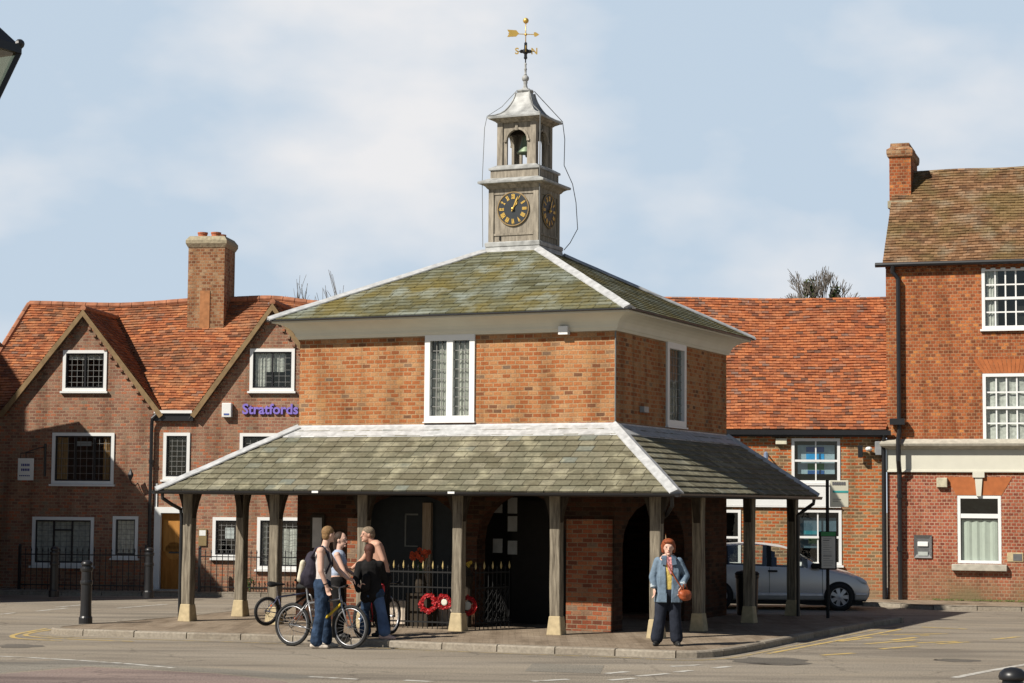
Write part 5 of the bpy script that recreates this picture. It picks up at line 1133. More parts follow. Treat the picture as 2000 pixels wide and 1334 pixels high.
for i in range(7): m.bar((0.13*i, 0, .12), (min(.94, .13*i+.5), 0, .68), .008); m.bar((.13*i, 0, .68), (min(.94, .13*i+.5), 0, .12), .008)
m.build('lattice', M_blackm, ge)
M_pop = plain('poppy_red', (.40, .006, .01), .55, var=.35, scale=30)
M_pop2 = plain('poppy_black', (.02, .02, .02), .6)
def wreath(px, py, r, label, white):
    q = FM.hit(px, py, y=-.93); e = thing('poppy_wreath', label, 'wreath', FM.world(q.x, -.93, q.z), -FM.yaw, 'poppy wreaths hung on the memorial railing')
    rng_ = random.Random(int(px)); m = MB(); m.torus((0, 0, 0), (0, 1, .1), r*.78, r*.2, 24, 8); c = MB()
    for i in range(64):
        a = i*2*math.pi/64*1.0; rr = r*rng_.uniform(.58, 1.0); p = Vector((rr*math.cos(a), -.02-rng_.random()*.03, rr*math.sin(a))); 
        for k in range(5):
            t = k*1.257+i; q1 = p+Vector((math.cos(t)*.026, rng_.uniform(-.02, .0), math.sin(t)*.026)); q2 = p+Vector((math.cos(t+.9)*.026, rng_.uniform(-.02, .0), math.sin(t+.9)*.026)); m.quad(p, q1, q2)
        if i % 4 == 0: c.ball(p+Vector((0, -.022, 0)), .006, 6, 4)
    m.build('poppies', M_pop, e); c.build('poppy_centres', M_pop2, e)
    if white: n = 16; k = MB(); k.loft([[Vector((rr*math.cos(2*math.pi*j/n), y, rr*math.sin(2*math.pi*j/n))) for j in range(n)] for rr, y in ((r*.42, -.012), (r*.42, -.03), (r*.3, -.035))]); k.build('centre_badge', M_cream, e)
wreath(838, 1178, .165, 'poppy wreath with dark centre, leftmost on the railing', False)
wreath(869, 1176, .13, 'poppy wreath with pale round centre just left of the pale oak post', True)
wreath(914, 1183, .17, 'poppy wreath half hidden behind the pale oak post, right of it', True)
m = MB(); fr_ = MB(); q = FM.hit(822, 1088, y=-.3)
for i in range(16):
    p = Vector((random.uniform(-.16, .16), random.uniform(-.08, .08), random.uniform(-.05, .13)))
    fr_.tube([(0, 0, -.45), (p.x*.5, p.y*.5, -.2), tuple(p)], .005, 4)
    for k in range(6): t = k*1.05; m.quad(p, p+Vector((math.cos(t)*.045, -.02, math.sin(t)*.045)), p+Vector((math.cos(t+.6)*.05, -.01, math.sin(t+.6)*.05)), p+Vector((math.cos(t+1.0)*.04, -.02, math.sin(t+1.0)*.04)))
fe = thing('flower_spray', 'orange red flowers standing on the memorial behind the railing', 'flowers', FM.world(q.x, -.3, q.z), -FM.yaw)
m.build('petals', plain('orange_petal', (.55, .07, .02), .6, var=.2), fe); fr_.build('stems', plain('dark_leaf', (.03, .07, .02), .7), fe)
MB().lathe([(.05, -.62), (.09, -.60), (.10, -.45), (.07, -.30), (.08, -.28)], (0, 0, 0), 12).box(-.2, -.15, KZ-q.z, .2, .3, -.615).build('urn', M_dtimber, fe)
dh = MB()
fy = thing('daffodils', 'small yellow daffodils behind the railing right of the pale oak post', 'flowers', FM.world(FM.hit(914, 1102, y=-.2).x, -.2, FM.hit(914, 1102, y=-.2).z), -FM.yaw)
for i in range(7):
    p = Vector((random.uniform(-.07, .07), random.uniform(-.05, .05), random.uniform(-.03, .05)))
    for k in range(6): t = k*1.05; dh.quad(p, p+Vector((math.cos(t)*.03, -.01, math.sin(t)*.03)), p+Vector((math.cos(t+.7)*.03, -.015, math.sin(t+.7)*.03)))
dh.build('petals', plain('daffodil_yellow', (.65, .42, .04), .6), fy)
MB().lathe([(.07, KZ-FM.hit(914, 1102, y=-.2).z), (.07, -.4), (.10, -.2), (.09, -.19), (.02, -.02)], (0, 0, 0), 12).build('pot', M_dtimber, fy)

# ================================================================== CAR
M_silver = plain('silver_paint', (.68, .66, .64), .3, metal=.25, var=.02, scale=2, spec=.6)
M_tyre = plain('tyre_rubber', (.018, .018, .018), .8); M_alloy = plain('alloy_wheel', (.50, .50, .52), .35, metal=.5)
cw = on_z(1640, 1193, 0); car = thing('parked_car', 'silver five door hatchback parked behind the arcade facing right', 'car', cw, -.06)
ST = [(.66, .30, .46, .52, .58, .40), (.60, .22, .56, .62, .74, .55), (.42, .20, .67, .73, .80, .64), (.20, .19, .75, .82, .82, .68), (-.05, .19, .80, .88, .83, .70), (-.38, .19, .86, .95, .84, .72),
      (-.66, .19, .885, 1.12, .84, .67), (-.98, .19, .90, 1.30, .84, .62), (-1.20, .19, .905, 1.36, .84, .60), (-1.42, .19, .91, 1.39, .84, .59), (-1.52, .19, .915, 1.40, .84, .59), (-1.95, .19, .93, 1.41, .84, .59), (-2.34, .19, .945, 1.385, .84, .58), (-2.44, .20, .95, 1.375, .84, .58),
      (-2.78, .21, .96, 1.28, .82, .57), (-3.0, .24, .93, 1.08, .80, .56), (-3.16, .28, .85, .93, .76, .54), (-3.22, .32, .6, .66, .68, .50)]
CY = .84; secs = []
for x, zb, ze_, zt_, wb_, wt in ST:
    half = [(wb_*.80, zb), (wb_*.97, zb+.05), (wb_, zb+.16), (wb_*1.0, (zb+ze_)/2+.05), (wb_*.985, ze_-.04), (wb_*.965, ze_), (wt, zt_-.045 if zt_-ze_ > .12 else ze_+(zt_-ze_)*.5), (wt*.82, zt_-.012), (wt*.4, zt_)]
    secs.append([Vector((x, CY-y, z)) for y, z in half]+[Vector((x, CY+y, z)) for y, z in reversed(half)])
m = MB(); gl = MB(); n = len(secs[0]); vs = [p for s in secs for p in s]; fs = []; gfs = []
for i in range(len(secs)-1):
    for j in range(n-1):
        f = (i*n+j, i*n+j+1, (i+1)*n+j+1, (i+1)*n+j); side_ = j in (5, n-7)
        if (side_ and i in (6, 7, 8, 10, 11, 13)): gfs.append(f)
        elif j in (6, 7, 8, 9, 10) and i in (5, 6): gfs.append(f)
        elif j in (6, 7, 8, 9, 10) and i in (14,): gfs.append(f)
        else: fs.append(f)
fs.append(tuple(range(n))); fs.append(tuple((len(secs)-1)*n+j for j in range(n-1, -1, -1)))
for i in range(len(secs)-1): fs.append((i*n+n-1, i*n, (i+1)*n, (i+1)*n+n-1))
m.add(vs, fs); body = m.build('body', M_silver, car, smooth=True)
try: body.data.shade_smooth()
except Exception: pass
cg = glass('car_glass', (.88, .92, .90), .12)
def sel(fn, nm):
    k = [f for f in gfs if fn(f)]
    if k:
        g_ = MB(); us = sorted({i for f in k for i in f}); ix = {v: i for i, v in enumerate(us)}; g_.add([vs[i] for i in us], [tuple(ix[i] for i in f) for f in k]); g_.build(nm, cg, car)
for grp in ((6, 7, 8), (10, 11), (13,)):
    sel(lambda f: f[0]//n in grp and f[0] % n == 5, 'side_window'); sel(lambda f: f[0]//n in grp and f[0] % n == n-7, 'side_window')
for jj in (5, n-7):
    for i in (9, 12):
        q_ = [vs[i*n+jj], vs[i*n+jj+1], vs[(i+1)*n+jj+1], vs[(i+1)*n+jj]]; o_ = Vector((0, -.005 if jj == 5 else .005, .001)); MB().quad(*[p+o_ for p in q_]).build('pillar_trim', M_blackm, car)
sel(lambda f: f[0]//n in (5, 6) and f[0] % n not in (5, n-7), 'windscreen'); sel(lambda f: f[0]//n == 14, 'rear_window')
m = MB()
for s in (CY-.60, CY+.60): m.box(-2.7, min(s, CY), .80, -.4, max(s, CY), .84)
for x in (-1.35, -2.35):
    for y in (.45, 1.2): m.box(x-.10, y-.22, .80, x+.05, y+.22, 1.10).box(x-.09, y-.1, 1.10, x+.02, y+.1, 1.22)
m.build('seats', M_blackm, car)
def wheel(x, y, flip):
    m = MB(); m.torus((x, y, .29), (0, 1, 0), .235, .062, 32, 8, 1.35); w = m.build('wheel', M_tyre, car, smooth=True)
    d = MB(); yy = y+(-.045 if not flip else .045); s = -1 if not flip else 1
    d.torus((x, yy, .29), (0, 1, 0), .195, .016, 28, 6); d.lathe([(.045, 0), (.05, .012), (.0, .02)], (0, 0, 0), 14); k = len(d.v)-42
    d.v[k:] = [Vector((x+p.x, yy+s*(p.z), .29+p.y)) for p in d.v[k:]]
    for i in range(7):
        a = 2*math.pi*i/7; u = Vector((math.cos(a), 0, math.sin(a))); v_ = Vector((-math.sin(a), 0, math.cos(a))); c = Vector((x, yy, .29))
        d.loft([[c+u*.04-v_*.028+Vector((0, s*.012, 0)), c+u*.04+v_*.028+Vector((0, s*.012, 0)), c+u*.04+v_*.028-Vector((0, s*.01, 0)), c+u*.04-v_*.028-Vector((0, s*.01, 0))], [c+u*.19-v_*.045, c+u*.19+v_*.045, c+u*.19+v_*.045-Vector((0, s*.01, 0)), c+u*.19-v_*.045-Vector((0, s*.01, 0))]])
    d.build('hubcap', M_alloy, w); b = MB(); b.lathe([(.0, 0), (.19, 0), (.19, .02), (0, .02)], (0, 0, 0), 24); b.v = [Vector((x+p.x, yy-s*.02+p.z, .29+p.y)) for p in b.v]; b.build('brake_disc', M_blackm, w)
for x in (0, -2.55): wheel(x, .035, False); wheel(x, 2*CY-.035, True)
for x in (0, -2.55):
    for y, s in ((-.004, 1), (2*CY+.004, -1)):
        m = MB(); L = []
        for i in range(17):
            a = -.25+(math.pi+.5)*i/16; L.append([Vector((x+rr*math.cos(a), y+dy*s, .29+rr*math.sin(a))) for rr, dy in ((.29, -.012), (.325, -.004), (.325, .05), (.29, .05))])
        m.loft(L)
        b = [Vector((x+.31*math.cos(2*math.pi*i/20), y-.002*s, .29+.31*math.sin(2*math.pi*i/20))) for i in range(20)]; m.loft([b, [p+Vector((0, .10*s, 0)) for p in b]]); m.build('wheel_arch', M_blackm, car)
m = MB(); m.box(-1.50, -.012, .80, -1.30, .01, .84).box(-2.62, -.002, .83, -2.42, .02, .87); m.build('door_handle', M_blackm, car, bevel=.006)
m = MB(); m.box(-.60, -.10, .88, -.40, .05, .99); m.build('wing_mirror', M_blackm, car, bevel=.03)
m = MB(); m.box(-.25, -.008, .62, -.21, .01, .69); m.build('side_indicator', plain('amber_red', (.6, .08, .04), .3), car)
m = MB(); m.box(-2.2, -.012, .30, -.35, .004, .36); m.box(.34, .0, .33, .58, .02, .37); m.build('side_moulding', plain('pale_silver', (.62, .63, .68), .3, metal=.4), car, bevel=.01)
m = MB()
for x in (-1.47, -2.40): m.box(x-.004, -.003, .30, x+.004, .004, .90)
m.box(-.36, -.0035, .3, -.352, .004, .86); m.build('door_gap', M_blackm, car)
for s in (0, 1):
    y = .12 if s == 0 else 2*CY-.12; m = MB(); m.ball((.44, y, .64), (.17, .08, .065), 14, 8, Matrix.Rotation(.45, 3, 'Y')); m.build('headlight', plain('headlight_glass', (.62, .66, .72), .08, spec=.9), car, smooth=True)
m = MB(); m.box(-3.2, .2, .19, .58, 2*CY-.2, .22); m.box(-3.0, .06, .12, .5, 2*CY-.06, .19); m.build('underbody', M_blackm, car)

# ================================================================== PEOPLE
def remeshed(name, parts, mat, parent, voxel=.012, smooth=4, fac=.5):
    mb = MB()
    for p in parts:
        if p[0] == 'c':
            a, b, r1, r2 = Vector(p[1]), Vector(p[2]), p[3], p[4]; fl_ = p[5] if len(p) > 5 else 1.0
            d = (b-a); L = d.length; d.normalize(); x = d.orthogonal().normalized() if len(p) < 7 else (Vector(p[6])-d*Vector(p[6]).dot(d)).normalized(); y = d.cross(x); n = 14; R_ = []
            prof = [(-r1*math.cos(t), r1*math.sin(t)) for t in (.05, .5, 1.0, 1.5)]+[(L+r2*math.sin(t), r2*math.cos(t)) for t in (0.05, .5, 1.0, 1.5)]
            for s, rr in prof: R_.append([a+d*s+(x*math.cos(2*math.pi*k/n)+y*math.sin(2*math.pi*k/n)*fl_)*rr for k in range(n)])
            mb.loft(R_)
        elif p[0] == 'e': mb.ball(p[1], p[2], 18, 12, p[3] if len(p) > 3 else None)
        elif p[0] == 'l': mb.loft(p[1])
    me = bpy.data.meshes.new(name+'_raw'); me.from_pydata([tuple(v) for v in mb.v], [], mb.f)
    bm = bmesh.new(); bm.from_mesh(me); bmesh.ops.recalc_face_normals(bm, faces=bm.faces); bm.to_mesh(me); bm.free()
    o = bpy.data.objects.new(name+'_raw', me); COL.objects.link(o)
    r = o.modifiers.new('r', 'REMESH'); r.mode = 'VOXEL'; r.voxel_size = voxel
    s = o.modifiers.new('s', 'SMOOTH'); s.iterations = smooth; s.factor = fac
    dg = bpy.context.evaluated_depsgraph_get(); m2 = bpy.data.meshes.new_from_object(o.evaluated_get(dg)); bpy.data.objects.remove(o)
    m2.name = name; m2.materials.clear(); m2.materials.append(mat)
    for f in m2.polygons: f.use_smooth = True
    ob = bpy.data.objects.new(name, m2); COL.objects.link(ob); ob.parent = parent; return ob
def cloth(name, c, var=.2, scale=7, bump=.02, rough=.9): return plain(name, c, rough, var=var, scale=scale, bump=bump, spec=.15)
M_skin = plain('skin', (.60, .34, .24), .55, var=.06, scale=12, spec=.3); M_skinp = plain('pale_skin', (.68, .43, .33), .55, var=.05, scale=12, spec=.3)
M_jean = cloth('blue_denim', (.03, .052, .095), .6, 7, .05); M_jean2 = cloth('mid_denim', (.075, .12, .22), .35, 5, .03); M_jacket = cloth('faded_denim', (.15, .205, .265), .28, 9)
M_navy = cloth('navy_cloth', (.022, .026, .038), .3); M_bcloth = cloth('black_cloth', (.014, .013, .013), .3); M_vest = cloth('white_vest', (.62, .56, .53), .06); M_pblue = cloth('pale_blue_cloth', (.40, .46, .58), .15)
M_hb = plain('sandy_hair', (.24, .14, .06), .8, var=.35, scale=40, bump=.004); M_hd = plain('dark_hair', (.035, .018, .010), .7, var=.4, scale=40, bump=.004); M_hr = plain('auburn_hair', (.25, .06, .018), .7, var=.35, scale=40, bump=.004); M_hr2 = plain('red_brown_hair', (.075, .022, .012), .7, var=.4, scale=40, bump=.004)
M_shoe = plain('pale_shoe', (.55, .48, .40), .7, var=.15); M_shoeb = plain('black_shoe', (.02, .02, .02), .5); M_eye = plain('eye_dark', (.03, .02, .02), .3)
def V3(*a): return Vector(a)
def head_parts(c, f, s=1.0):
    """c head centre, f facing direction (horizontal unit vector)"""
    f = Vector(f).normalized(); r = f.cross(V3(0, 0, 1)); up = V3(0, 0, 1); M = Matrix((r, f, up)).transposed()
    P = [('e', c+up*.02*s, (.077*s, .095*s, .105*s), M), ('e', c+f*.022*s-up*.055*s, (.058*s, .068*s, .065*s), M), ('c', c+f*.088*s+up*.012*s, c+f*.108*s-up*.028*s, .010*s, .015*s), ('e', c+f*.078*s-up*.095*s, (.028*s, .022*s, .018*s), M)]
    for k in (-1, 1): P.append(('e', c+r*k*.079*s-f*.004*s-up*.005*s, (.012*s, .022*s, .032*s), M)); P.append(('e', c+f*.083*s+r*k*.03*s+up*.03*s, (.024*s, .012*s, .008*s), M))
    P.append(('e', c+f*.087*s-up*.060*s, (.026*s, .012*s, .008*s), M))
    return P
def eyes(c, f, parent, s=1.0):
    f = Vector(f).normalized(); r = f.cross(V3(0, 0, 1)); m = MB()
    for k in (-1, 1): m.ball(c+f*.086*s+r*k*.03*s+V3(0, 0, .010*s), (.011*s, .011*s, .007*s), 8, 6)
    m.build('eyes', M_eye, parent)
    M = Matrix((r, f, V3(0, 0, 1))).transposed(); m = MB(); m.ball(c+f*.094*s-V3(0, 0, .059*s), (.022*s, .006*s, .006*s), 10, 6, M); m.build('lips', plain('lips', (.48, .14, .11), .5) if 'lips' not in MATS else MATS['lips'], parent)
def hand(w, d, side_, curl=.5):
    """palm, four fingers of unequal length and a thumb leaving the side of the palm; w wrist, d direction, side_ towards the thumb"""
    w, d, s = Vector(w), Vector(d).normalized(), Vector(side_); s = (s-d*s.dot(d)).normalized(); n = d.cross(s); P = [('c', w, w+d*.075, .026, .036, .62, s)]
    for k, (o, L) in enumerate(((.028, .075), (.010, .085), (-.009, .078), (-.027, .06))):
        a = w+d*.088+s*o; b = a+(d+n*curl*.5).normalized()*L*.5; c = b+(d+n*curl*1.6).normalized()*L*.5; P += [('c', a, b, .0095, .009), ('c', b, c, .009, .0075)]
    a = w+d*.035+s*.028; b = a+(d*.6+s*.8).normalized()*.035; c = b+(d*.95+s*.3+n*.3).normalized()*.03; P += [('c', a, b, .013, .011), ('c', b, c, .011, .009)]
    return P
def limb(a, b, c, r0, r1, r2): return [('c', a, b, r0, r1), ('c', b, c, r1*.98, r2)]
def shoe(an, f, mat, parent, L=.17):
    f = Vector(f).normalized(); a = V3(an.x, an.y, 0); return remeshed('shoe', [('c', a-f*.05+V3(0, 0, .045), a+f*L*.55+V3(0, 0, .036), .042, .042, .95), ('c', a+f*L*.5+V3(0, 0, .03), a+f*L+V3(0, 0, .026), .040, .028), ('c', a+V3(0, 0, .04), a+V3(0, 0, .09), .042, .038)], mat, parent, .009, 2)

# --- man with backpack
wA = on_z(619, 1266, 0); pA = thing('person', 'man in white vest and baggy blue jeans wearing the backpack, holding a bicycle', 'person', wA)
hc = V3(.145, .02, 1.705); fA = V3(.75, .65, 0)
sh1, sh2 = V3(.05, -.20, 1.46), V3(.10, .19, 1.46)
body_ = [('c', V3(.06, 0, .98), V3(.07, 0, 1.15), .145, .135, .9, (0, 1, 0)), ('c', V3(.07, 0, 1.18), V3(.07, 0, 1.38), .15, .165, .78, (0, 1, 0)), ('c', sh1, sh2, .065, .065), ('c', V3(.08, 0, 1.44), V3(.12, .01, 1.62), .062, .055), ('c', V3(.07, -.08, 1.45), V3(.10, 0, 1.53), .06, .05)]
eA, wrA = V3(.065, -.27, 1.17), V3(.15, -.235, .945); eB, wrB = V3(.27, .25, 1.18), V3(.44, .16, 1.04)
body_ += limb(sh1, eA, wrA, .058, .044, .029)+limb(sh2, eB, wrB, .056, .042, .028)+hand(wrA, (.3, .1, -1), (1, .2, 0), .9)+hand(wrB, (1, -.3, -.25), (0, -1, .3), 1.1)+head_parts(hc, fA)
h1, h2, k1, k2, a1, a2 = V3(.06, -.10, .92), V3(.05, .10, .92), V3(.05, -.13, .50), V3(.11, .14, .50), V3(-.01, -.10, .10), V3(.13, .17, .10)
body_ += limb(h1, k1, a1, .085, .058, .04)+limb(h2, k2, a2, .085, .058, .04)
remeshed('body', body_, M_skinp, pA, .0085); eyes(hc, fA, pA)
remeshed('jeans', [('c', V3(.06, -.04, .96), V3(.05, .04, .96), .145, .145)]+[('c', h1, k1, .108, .080), ('c', k1, V3(a1.x, a1.y, .12), .080, .088), ('c', h2, k2, .108, .080), ('c', k2, V3(a2.x, a2.y, .12), .080, .088), ('c', V3(a1.x+.02, a1.y, .09), V3(a1.x+.04, a1.y, .08), .080, .065)], M_jean, pA, .012, 3)
remeshed('vest', [('c', V3(.06, 0, 1.03), V3(.07, 0, 1.16), .155, .148, .9, (0, 1, 0)), ('c', V3(.07, 0, 1.18), V3(.07, 0, 1.36), .158, .170, .80, (0, 1, 0)), ('c', V3(.06, -.13, 1.44), V3(.08, -.05, 1.50), .055, .05), ('c', V3(.09, .13, 1.44), V3(.09, .05, 1.50), .055, .05)], M_vest, pA, .011, 3)
f_ = fA.normalized(); remeshed('hair', [('e', hc+V3(0, 0, .045)-f_*.014, (.086, .100, .092), Matrix((f_.cross(V3(0, 0, 1)), f_, V3(0, 0, 1))).transposed()), ('e', hc-f_*.05-V3(0, 0, .01), (.07, .055, .08), Matrix((f_.cross(V3(0, 0, 1)), f_, V3(0, 0, 1))).transposed())], M_hb, pA, .009, 2)
shoe(a1, (1, -.1, 0), M_shoe, pA); shoe(a2, (.9, .5, 0), M_shoe, pA)
MB().torus(wrA+V3(-.012, 0, .03), (.3, .1, -1), .034, .008, 16, 6).build('wristband', M_bcloth, pA)
bpk = thing('backpack', 'dark backpack with cream side panels on the back of the man in the white vest', 'backpack', wA)
remeshed('bag', [('c', V3(-.13, -.03, 1.03), V3(-.15, -.03, 1.10), .135, .15, .9), ('c', V3(-.13, -.03, 1.12), V3(-.09, -.02, 1.36), .150, .10, .95), ('e', V3(-.22, -.05, 1.08), (.09, .11, .14))], cloth('pack_dark', (.045, .04, .055), .3), bpk, .012, 3)
remeshed('pocket', [('c', V3(-.26, -.10, 1.04), V3(-.22, -.11, 1.28), .055, .05, .8)], cloth('pack_cream', (.66, .60, .46), .1), bpk, .01, 2)
m = MB(); m.tube([(-.10, -.13, 1.36), (-.02, -.17, 1.50), (.07, -.15, 1.525), (.15, -.13, 1.44), (.20, -.14, 1.28), (.13, -.16, 1.12)], [.02, .024, .024, .024, .02, .015], 8); m.tube([(-.10, .08, 1.36), (0, .12, 1.50), (.09, .12, 1.52), (.17, .10, 1.42), (.2, .12, 1.25), (.1, .13, 1.1)], .022, 8); m.build('strap', MATS['pack_dark'], bpk, smooth=True)

# --- woman with pale blue top
w_ = on_z(662, 1242, KZ); w_ = V3(w_.x, 31.55, KZ); pB = thing('person', 'dark haired woman in a pale blue sleeveless top behind the man with the backpack', 'person', w_)
s_ = .965; hc = V3(.045, 0, 1.51); fB = V3(.9, -.35, -.1)
sh1, sh2 = V3(0, -.155, 1.28), V3(.03, .16, 1.28); e1, r1 = V3(.12, -.22, 1.03), V3(.25, -.20, .87); e2, r2 = V3(.12, .22, 1.05), V3(.28, .12, .95)
h1, h2, k1, k2, a1, a2 = V3(0, -.09, .80), V3(0, .09, .80), V3(.03, -.10, .45), V3(.05, .10, .45), V3(0, -.10, .09), V3(.02, .12, .09)
remeshed('body', [('c', V3(0, 0, .86), V3(.0, 0, 1.0), .13, .11, .85, (0, 1, 0)), ('c', V3(0, 0, 1.02), V3(.01, 0, 1.22), .115, .135, .8, (0, 1, 0)), ('c', sh1, sh2, .05, .05), ('c', V3(.015, 0, 1.27), V3(.03, 0, 1.43), .05, .046)]+limb(sh1, e1, r1, .046, .036, .024)+limb(sh2, e2, r2, .046, .036, .024)+hand(r1, (.8, 0, -.6), (.4, .3, .8), .9)+hand(r2, (1, -.2, -.2), (0, -1, .3), 1)+head_parts(hc, (.9, -.35, 0), .97)+limb(h1, k1, a1, .075, .052, .036)+limb(h2, k2, a2, .075, .052, .036), M_skinp, pB, .0085); eyes(hc, (.9, -.35, 0), pB, .97)
remeshed('sleeveless_top', [('c', V3(0, 0, 1.01), V3(.0, 0, 1.08), .128, .122, .86, (0, 1, 0)), ('c', V3(0.005, 0, 1.08), V3(.01, 0, 1.23), .125, .145, .84, (0, 1, 0)), ('e', V3(.09, -.05, 1.17), (.055, .06, .06)), ('e', V3(.09, .06, 1.17), (.055, .06, .06)), ('c', V3(.0, -.10, 1.28), V3(.01, -.05, 1.32), .045, .035), ('c', V3(.0, .10, 1.28), V3(.01, .05, 1.32), .045, .035)], M_pblue, pB, .011, 3)
remeshed('trousers', [('c', V3(0, -.04, .84), V3(0, .04, .84), .135, .135)]+[('c', h1, k1, .10, .075), ('c', k1, a1, .075, .08), ('c', h2, k2, .10, .075), ('c', k2, a2, .075, .08)], M_bcloth, pB, .012, 3)
remeshed('hair', [('e', hc+V3(-.02, .008, .035), (.095, .088, .098)), ('c', hc+V3(-.075, .025, .0), hc+V3(-.085, .03, -.13), .06, .035)], M_hd, pB, .009, 2)
shoe(a1, (1, -.3, 0), M_shoeb, pB); shoe(a2, (1, -.2, 0), M_shoeb, pB)

# --- shirtless man leaning to the left
w_ = on_z(738, 1238, KZ); w_ = V3(w_.x+.02, 32.15, KZ); pC = thing('person', 'shirtless man bending towards the left, behind the woman in black', 'person', w_)
hc = V3(-.175, .0, 1.585); fC = V3(-.9, -.35, 0)
sh1, sh2 = V3(-.01, -.17, 1.43), V3(-.10, .19, 1.42); e1, r1 = V3(.09, -.22, 1.19), V3(.075, -.16, .97); e2, r2 = V3(-.25, .22, 1.2), V3(-.42, .10, 1.05)
h1, h2, k1, k2, a1, a2 = V3(.08, -.09, .88), V3(.08, .09, .88), V3(.05, -.11, .48), V3(.10, .12, .48), V3(.08, -.11, .09), V3(.12, .13, .09)
remeshed('body', [('c', V3(.08, 0, .95), V3(.05, 0, 1.12), .135, .13, .85, (0, 1, 0)), ('c', V3(.04, 0, 1.15), V3(-.03, 0, 1.36), .14, .155, .78, (0, 1, 0)), ('c', sh1, sh2, .06, .06), ('c', V3(-.07, 0, 1.42), V3(-.15, 0, 1.53), .062, .055)]+limb(sh1, e1, r1, .055, .043, .028)+limb(sh2, e2, r2, .055, .043, .028)+hand(r1, (-.1, .1, -1), (-1, .2, 0), .7)+hand(r2, (-1, -.2, -.2), (0, -1, .3), 1)+head_parts(hc, fC)+limb(h1, k1, a1, .085, .058, .04)+limb(h2, k2, a2, .085, .058, .04), M_skin, pC, .0085); eyes(hc, fC, pC)
f_ = fC.normalized(); remeshed('hair', [('e', hc+V3(.010, .006, .050), (.103, .090, .085)), ('e', hc+V3(.055, .02, .005), (.062, .085, .085))], plain('greying_hair', (.20, .15, .10), .8, var=.4, scale=40), pC, .009, 2)
remeshed('trousers', [('c', V3(.08, -.04, .90), V3(.08, .04, .90), .14, .14), ('c', h1, k1, .105, .085), ('c', k1, a1, .085, .085), ('c', h2, k2, .105, .085), ('c', k2, a2, .085, .085)], M_bcloth, pC, .012, 3)
shoe(a1, (-.8, -.6, 0), M_shoeb, pC); shoe(a2, (-.8, -.6, 0), M_shoeb, pC)

# --- woman in black top seen from behind, one foot out to the right
w_ = on_z(724, 1250, KZ); w_ = V3(w_.x, 31.30, KZ); pD = thing('person', 'woman in black top and flared jeans with her back turned, astride a bicycle', 'person', w_)
hc = V3(-.05, .02, 1.345); fD = V3(-.2, 1, 0)
sh1, sh2 = V3(-.20, .0, 1.13), V3(.12, .0, 1.14); e1, r1 = V3(-.24, -.10, .90), V3(-.20, -.15, .76); e2, r2 = V3(.17, .10, .90), V3(.10, .32, .92)
h1, h2, k1, k2, a1, a2 = V3(-.06, 0, .73), V3(.09, 0, .73), V3(-.12, .10, .42), V3(.15, -.02, .42), V3(-.10, .02, .09), V3(.20, -.05, .085)
remeshed('body', [('c', V3(0, 0, .76), V3(-.02, 0, .9), .12, .11, .85, (1, 0, 0)), ('c', V3(-.03, 0, .92), V3(-.04, 0, 1.09), .115, .125, .8, (1, 0, 0)), ('c', sh1, sh2, .048, .048), ('c', V3(-.04, .0, 1.13), V3(-.05, .01, 1.27), .048, .044)]+limb(sh1, e1, r1, .044, .036, .024)+limb(sh2, e2, r2, .044, .036, .024)+hand(r1, (.5, -.2, .6), (0, -.5, 1), .9)+hand(r2, (-.2, 1, -.2), (-1, 0, .3), 1)+head_parts(hc, fD, .95)+limb(h1, k1, a1, .07, .05, .034)+limb(h2, k2, a2, .07, .05, .034), M_skinp, pD, .0085); eyes(hc, fD, pD, .95)
remeshed('black_top', [('c', V3(0.01, 0, .72), V3(-.02, 0, .88), .165, .15, .85, (1, 0, 0)), ('c', V3(-.10, -.02, .64), V3(-.06, -.02, .80), .09, .10), ('c', V3(-.03, 0, .90), V3(-.04, 0, 1.09), .15, .155, .8, (1, 0, 0)), ('c', sh1, sh2, .066, .066), ('c', sh1, e1, .068, .062), ('c', e1, r1+V3(-.0, .0, .0), .062, .05), ('c', sh2, e2, .068, .06), ('c', e2, r2, .058, .045)], M_bcloth, pD, .012, 3)
remeshed('jeans', [('c', V3(-.04, 0, .70), V3(.07, 0, .70), .125, .125), ('c', h1, k1, .095, .07), ('c', k1, V3(a1.x, a1.y, .12), .07, .095)], M_jean, pD, .012, 3)
remeshed('trouser_leg', [('c', V3(.07, 0, .72), k2, .10, .078), ('c', k2, V3(a2.x, a2.y, .13), .078, .098)], M_jean2, pD, .012, 3)
remeshed('hair', [('e', hc+V3(0, -.012, .03), (.086, .092, .096)), ('c', hc+V3(0.0, -.04, -.02), hc+V3(.0, -.06, -.15), .066, .05)], M_hr2, pD, .009, 2)
shoe(a2, (1, -.25, 0), plain('pink_shoe', (.60, .42, .36), .7), pD, .16); shoe(a1, (-.2, 1, 0), M_shoe, pD, .16)
remeshed('small_rucksack', [('c', V3(-.10, -.15, .80), V3(-.08, -.16, .95), .075, .065)], M_bcloth, pD, .012, 2)

